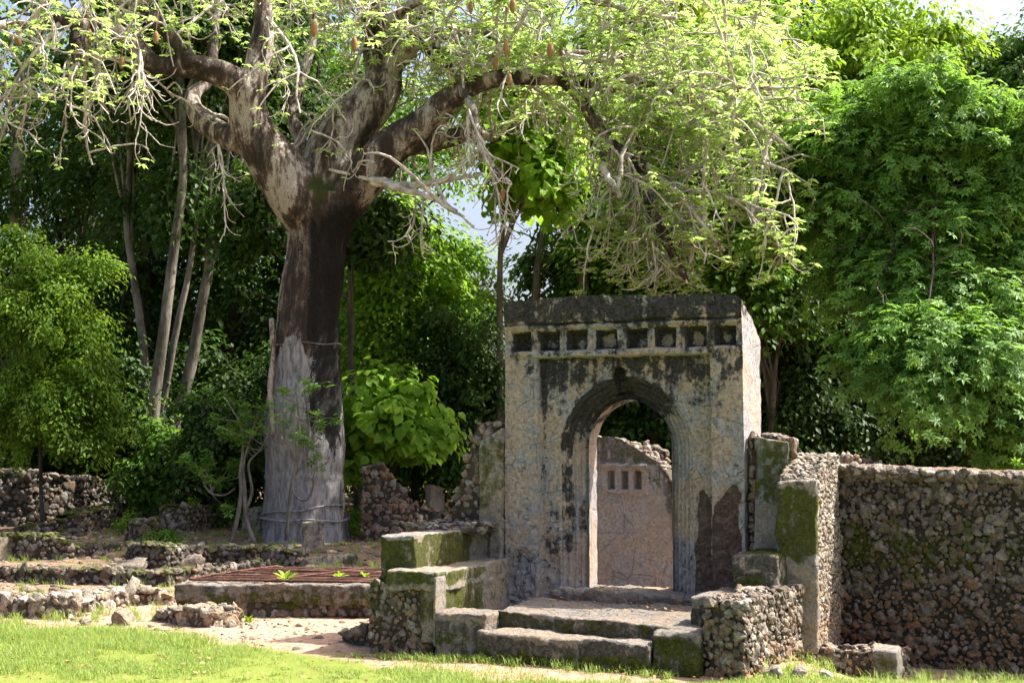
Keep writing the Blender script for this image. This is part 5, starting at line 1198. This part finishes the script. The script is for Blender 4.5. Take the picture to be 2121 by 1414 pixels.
make_tree("shade_tree", "dark tree in deep shade behind the boundary wall, left of the big rosette tree", "tree", P0, 12,
          [ell(P0, 1680, 600, 33, 1.5, 1.0, 1.2, 44), ell(P0, 1850, 480, 34, 2.2, 1.0, 1.4, 50), ell(P0, 1620, 760, 33.5, 1.0, .9, 1.0, 26), ell(P0, 2050, 620, 34, 1.6, 1, 1.6, 30)], 742, L_DARK, M_TRUNK_SHADE, .2, 180, .16, None, (.55, .9), limbs_n=20, kids=40)
for k, (px, py, Y, rx, rz, n, leafm, lab_) in enumerate([
    (1560, 230, 33, 1.8, 1.8, 60, L_BRI, "bright broad crown rising right behind the baobab's outermost twigs"),
    (1780, 110, 35, 2.6, 1.3, 80, L_BRI, "tall light green crown along the top of the picture at the right"),
    (2060, 170, 38, 1.8, 1.4, 40, L_MID, "mid green crown at the upper right corner beside the patch of sky"),
    (1400, 60, 38, 2.2, 1.6, 50, L_SUN_TINT, "pale sunlit crown high behind the baobab's right canopy"),
    (1320, 470, 34.5, 1.7, 1.0, 46, L_MID, "low mid green crown behind the gate below the baobab's hanging branch"),
    (1560, 540, 32.5, 1.1, 1.2, 36, L_MID, "leafy tree beside the top right corner of the gate"),
    (1600, 800, 34, 1.1, 1.5, 50, L_SHADE_TINT, "shrub-like tree with shade-coloured leaves in the gap between gate and big rosette tree")]):
    P0 = foot(px + 30, Y)
    make_tree("broad_tree", lab_, "tree", P0, zpx(py, Y), [ell(P0, px, py, Y, rx, rx * .8, rz, n), ell(P0, px + 40, py + 120, Y + .4, rx * .8, rx * .7, rz * .7, n // 2)], 750 + k, leafm, M_TRUNK_SHADE, .12, 190, .18, leaf6(.25, .06, .2) if k < 4 else None, (.5, .95), limbs_n=22, kids=40)
for k, (px, py, Y, rx, rz, n, leafm, lab_) in enumerate([
    (330, 960, 32, .7, .9, 24, L_MID, "dim understorey bush left of the grey multi-stemmed small tree"),
    (450, 900, 31, 1.0, .8, 34, L_DARK, "dark leafy bush behind the grey multi-stemmed small tree"),
    (1000, 900, 33, 1.2, 1.0, 34, L_DARK, "dark low bush behind the broken wall stub"),
    (250, 800, 33.5, .6, 1.3, 22, L_DARK, "dark upright bush at the right rim of the bright shrub"),
    (1700, 880, 33, 1.2, 1.0, 44, L_SHADE_TINT, "added bush with shade-coloured leaves right behind the pier's crest"),  # undergrowth added to darken the void under the big tree
    (1860, 860, 33, 1.3, 1.0, 44, L_SHADE_TINT, "added bush with shade-coloured leaves behind the middle of the boundary wall"),
    (2030, 850, 33, 1.3, 1.1, 44, L_SHADE_TINT, "added bush with shade-coloured leaves behind the boundary wall at the picture's right side"),
    (1780, 740, 34, 1.4, .9, 44, L_SHADE_TINT, "added thicket with shade-coloured leaves standing above the boundary wall, left of the hanging bough"),
    (960, 620, 38, 1.2, .7, 20, L_SUN_TINT, "sunlit yellow bush glowing in the clearing between baobab and gate")]):
    P0 = foot(px, Y)
    make_tree("understorey_bush", lab_, "bush", P0, zpx(py - 80, Y), [ell(P0, px, py, Y, rx, rx * .7, rz, n)], 770 + k, leafm, M_TRUNK_SHADE, .05, 190, .14, None, (.4, .7), limbs_n=8)

# --- the deeper wood: a few grown trees, copied
protos = []
for k, (H, r, z0, n, rx, leafm) in enumerate([(15, .22, .62, 64, 3.0, L_DARK), (17, .25, .62, 72, 3.4, L_MID), (12, .16, .6, 52, 2.6, L_MID), (6.0, .10, .5, 50, 2.3, L_DARK)]):
    protos.append(make_tree("forest_tree" if k < 3 else "forest_bush", "x", "tree" if k < 3 else "bush", (0, 80, 0), H, [(0, 0, H * z0, rx, rx, H * .36, n), (.8, .3, H * .8, rx * .7, rx * .7, H * .16, n // 3)] if k < 3 else [(0, 0, H * .45, rx, rx, H * .48, n)], 800 + k, leafm, M_TRUNK_SHADE, r, 190, .21, leaf_t(.32), (.7, 1.25), limbs_n=22, kids=30, flat=.75))
rows = [  # px, Y, proto, scale, material
    (-170, 41, 0, 1.0, L_DARK), (-330, 44, 1, 1.0, L_MID), (2380, 42, 1, 1.0, L_MID), (150, 42, 1, .78, L_DARK), (300, 39, 0, .9, L_DARK), (470, 41, 2, 1.1, L_DARK), (620, 38, 1, .9, L_DARK), (760, 42, 0, 1.0, L_MID),
    (1320, 44, 2, 1.05, L_MID), (1400, 43, 1, .95, L_MID), (1560, 40, 0, 1.0, L_MID), (1720, 40, 1, .95, L_DARK), (1880, 41, 0, .95, L_DARK), (2060, 43, 1, .85, L_DARK), (2220, 38, 0, 1.0, L_DARK),
    (250, 55, 0, 1.15, L_DARK), (430, 53, 1, 1.0, L_DARK), (620, 54, 0, 1.1, L_MID), (1330, 55, 1, .95, L_MID), (1520, 54, 0, 1.1, L_DARK), (1700, 53, 1, 1.0, L_DARK), (1900, 55, 0, 1.05, L_DARK), (2100, 56, 2, 1.2, L_DARK),
    (-150, 47, 3, 1.3, L_DARK), (30, 44, 3, 1.2, L_DARK), (180, 46, 3, 1.2, L_DARK), (360, 44, 3, 1.2, L_DARK), (520, 45, 3, 1.25, L_DARK), (700, 44, 3, 1.2, L_DARK), (860, 48, 3, 1.1, L_BRI), (990, 50, 3, .85, L_SUN_TINT), (1060, 52, 3, .9, L_SUN_TINT), (1150, 46, 3, .9, L_DARK), (1300, 45, 3, 1.2, L_DARK), (1450, 44, 3, 1.2, L_DARK), (1600, 42, 3, 1.25, L_DARK), (1750, 40, 3, 1.25, L_DARK), (1900, 39, 3, 1.25, L_DARK), (2050, 38, 3, 1.25, L_DARK), (2200, 37, 3, 1.3, L_DARK),
    (200, 36, 3, .75, L_DARK), (560, 35, 3, .7, L_DARK), (420, 36, 3, .75, L_DARK), (60, 35.5, 3, .9, L_DARK), (1120, 36, 3, .75, L_DARK), (1250, 35, 3, .75, L_DARK), (1400, 36, 3, .85, L_DARK), (1480, 34, 3, .7, L_DARK)]
rng = np.random.default_rng(99)
used = set()
for px, Y, k, sc, lm in rows:
    P = foot(px, Y); kind_ = "bush" if k == 3 else "tree"
    side = "behind the big rosette tree at the right" if px > 1580 else "behind the gate" if px > 1000 else "beyond the clearing between baobab and gate" if px > 700 else "behind the leaning trunks left of the baobab" if px > 220 else "behind the bright shrub at the left edge"
    if k == 3: lab_ = ("sunlit " if lm in (L_SUN_TINT, L_BRI) else "dark ") + "undergrowth bush in the wood " + side  # called sunlit where a paler leaf colour stands in for sun
    else: lab_ = ("near" if Y < 48 else "far") + (" dark" if lm is L_DARK else " green") + " forest tree in the wood " + side
    lab_ = " ".join(lab_.split()); g_ = "trees of the deep wood" if k < 3 else "undergrowth of the deep wood"
    rz, s_ = rng.uniform(0, 6.28), sc * rng.uniform(.95, 1.05)
    if k not in used:
        used.add(k); o = protos[k]; o.location = P; o.rotation_euler = (0, 0, rz); o.scale = (s_,) * 3; o["label"] = lab_; o["group"] = g_
        for ch in o.children:
            if ch.name.startswith("crown"): ch.material_slots[0].link = 'OBJECT'; ch.material_slots[0].material = lm
    else: copy_tree(protos[k], P, rz, s_, lab_, g_, lm)
# the wood beyond: one continuous mass
b = MB(); rng = np.random.default_rng(3); n = 900
C = np.c_[rng.uniform(-48, 48, n), rng.uniform(66, 84, n), rng.uniform(.5, 9.5, n)]; C[:, 2] *= 1 - .55 * np.exp(-((C[:, 0] / C[:, 1] * FPX + 30) / 110) ** 2)
foliage(b, C, rng.uniform(1.6, 2.8, n), 70, .6, leaf_t(.34), rng, .6)
o = b.build("far_wood", L_MID); o["kind"] = "stuff"; o["label"] = "far green wood closing the view behind the trees"; o["category"] = "wood"

# ---------------------------------------------------------------- grass
rng = np.random.default_rng(42)
def blades(P, H, lean, Wd, rng):
    n = len(P); a = rng.uniform(0, 2 * np.pi, n); dx = np.c_[np.cos(a), np.sin(a), 0 * a]; sd = np.c_[-np.sin(a), np.cos(a), 0 * a]
    H = H[:, None]; Wd = Wd[:, None] * .5; ln = lean[:, None]
    m = P + dx * H * ln * .35 + [0, 0, 1] * H * .6; t = P + dx * H * ln + [0, 0, 1] * H * (1 - .35 * ln ** 2)
    V = np.stack([P - sd * Wd, P + sd * Wd, m + sd * Wd * .75, m - sd * Wd * .75, t], 1)
    k = (np.arange(n) * 5)[:, None, None]
    return V.reshape(-1, 3), (np.array([[0, 1, 2], [0, 2, 3], [3, 2, 4]])[None] + k).reshape(-1, 3)
N_ = 330000
P = np.c_[rng.uniform(-6.6, 5.2, N_), 12.2 + 5.2 * rng.random(N_) ** 1.1]
tuft = fbm(np.c_[P * 1.3, 0 * P[:, 0]], 1, 3, 51); fine = fbm(np.c_[P * 6, 0 * P[:, 0]], 1, 2, 53); g = turf(P[:, 0], P[:, 1])
vis = np.abs(P[:, 0]) < P[:, 1] * .375 + .2
keep = vis & (rng.random(N_) < g * np.clip(.5 + 1.9 * tuft + 1.1 * fine, .02, 1)); P = P[keep]; tuft = tuft[keep]; g = g[keep]; n = len(P)
tall = sstep(-1.6, -4.4, P[:, 0]) * sstep(13.5, 16.4, P[:, 1])
H = (.035 + .035 * np.clip(tuft + .4, 0, 1) + .09 * tall * rng.random(n)) * rng.uniform(.6, 1.3, n)
b = MB(); V, F = blades(np.c_[P, ground_z(P[:, 0], P[:, 1]) - .005], H, rng.uniform(.2, 1.1, n), rng.uniform(.004, .008, n), rng); b.add(V, F, rnd=np.repeat(np.clip(rng.beta(2, 2.4, n) * .9 + .12 * tuft, 0, 1), 5))
# tufts along the foot of the masonry and among the ruins
T_ = []
for _ in range(70): T_.append((*gl(rng.uniform(-.7, 2.7), rng.uniform(2.06, 2.2), 0)[:2], .10))
for _ in range(50): T_.append((rng.uniform(2.3, 5.3), rng.uniform(13.3, 14.6), .16))
for _ in range(40): T_.append((*gpx(rng.uniform(0, 330), rng.uniform(1262, 1290), .0), .16))
for _ in range(420): T_.append((rng.uniform(-9.5, -2.2), rng.uniform(19.6, 30), rng.uniform(.06, .2)))
for _ in range(16): T_.append((*gpx(rng.uniform(560, 960), rng.uniform(1345, 1365), .05), .07))
T_ = np.array(T_); k = 22; q = np.repeat(T_, k, 0); n = len(q)
P = q[:, :2] + rng.normal(0, .035, (n, 2)); H = q[:, 2] * rng.uniform(.5, 1.3, n)
V, F = blades(np.c_[P, ground_z(P[:, 0], P[:, 1]) - .01], H, rng.uniform(.3, 1.2, n), rng.uniform(.005, .009, n), rng); b.add(V, F, rnd=np.repeat(rng.beta(2, 3, n) * .8, 5))
o = b.build("grass", M_GRASS); o["kind"] = "stuff"; o["label"] = "bright short lawn grass with taller blades by the pale wall"; o["category"] = "grass"

b = MB(); n = 900; P = np.c_[rng.uniform(-7, 4.5, n), 12.4 + 9 * rng.random(n) ** 1.3]; P = P[(P[:, 0] < 2.2) | (P[:, 1] < 14.6)]
U_ = ((P - OG[:2]) @ T3[:2]); W_ = ((P - OG[:2]) @ N3[:2]); P = P[~((U_ > -1) & (U_ < 4.2) & (W_ < 2.1))]; n = len(P)
scatter(b, leaf_t(.3, .15, -.1), np.c_[P, ground_z(P[:, 0], P[:, 1]) + .02 + .03 * (turf(P[:, 0], P[:, 1]) > .5)], unit(np.array([0, 0, 1.]) + .5 * rvec(rng, n)), rng.uniform(.03, .075, n), rng)
uu = rng.uniform(.7, 2.6, 60); scatter(b, leaf_t(.3, .15, -.1), gl(uu, rng.uniform(.2, 1.6, 60), .045 - .03 * uu / 2.7), unit(np.array([0, 0, 1.]) + .4 * rvec(rng, 60)), rng.uniform(.03, .06, 60), rng)
o = b.build("fallen_leaves", m_leaf("dry_leaf", (.09, .045, .02), (.30, .19, .08), (.2, .12, .04), .15)); o["kind"] = "stuff"; o["label"] = "dry brown leaves scattered over lawn and soil"; o["category"] = "leaf litter"
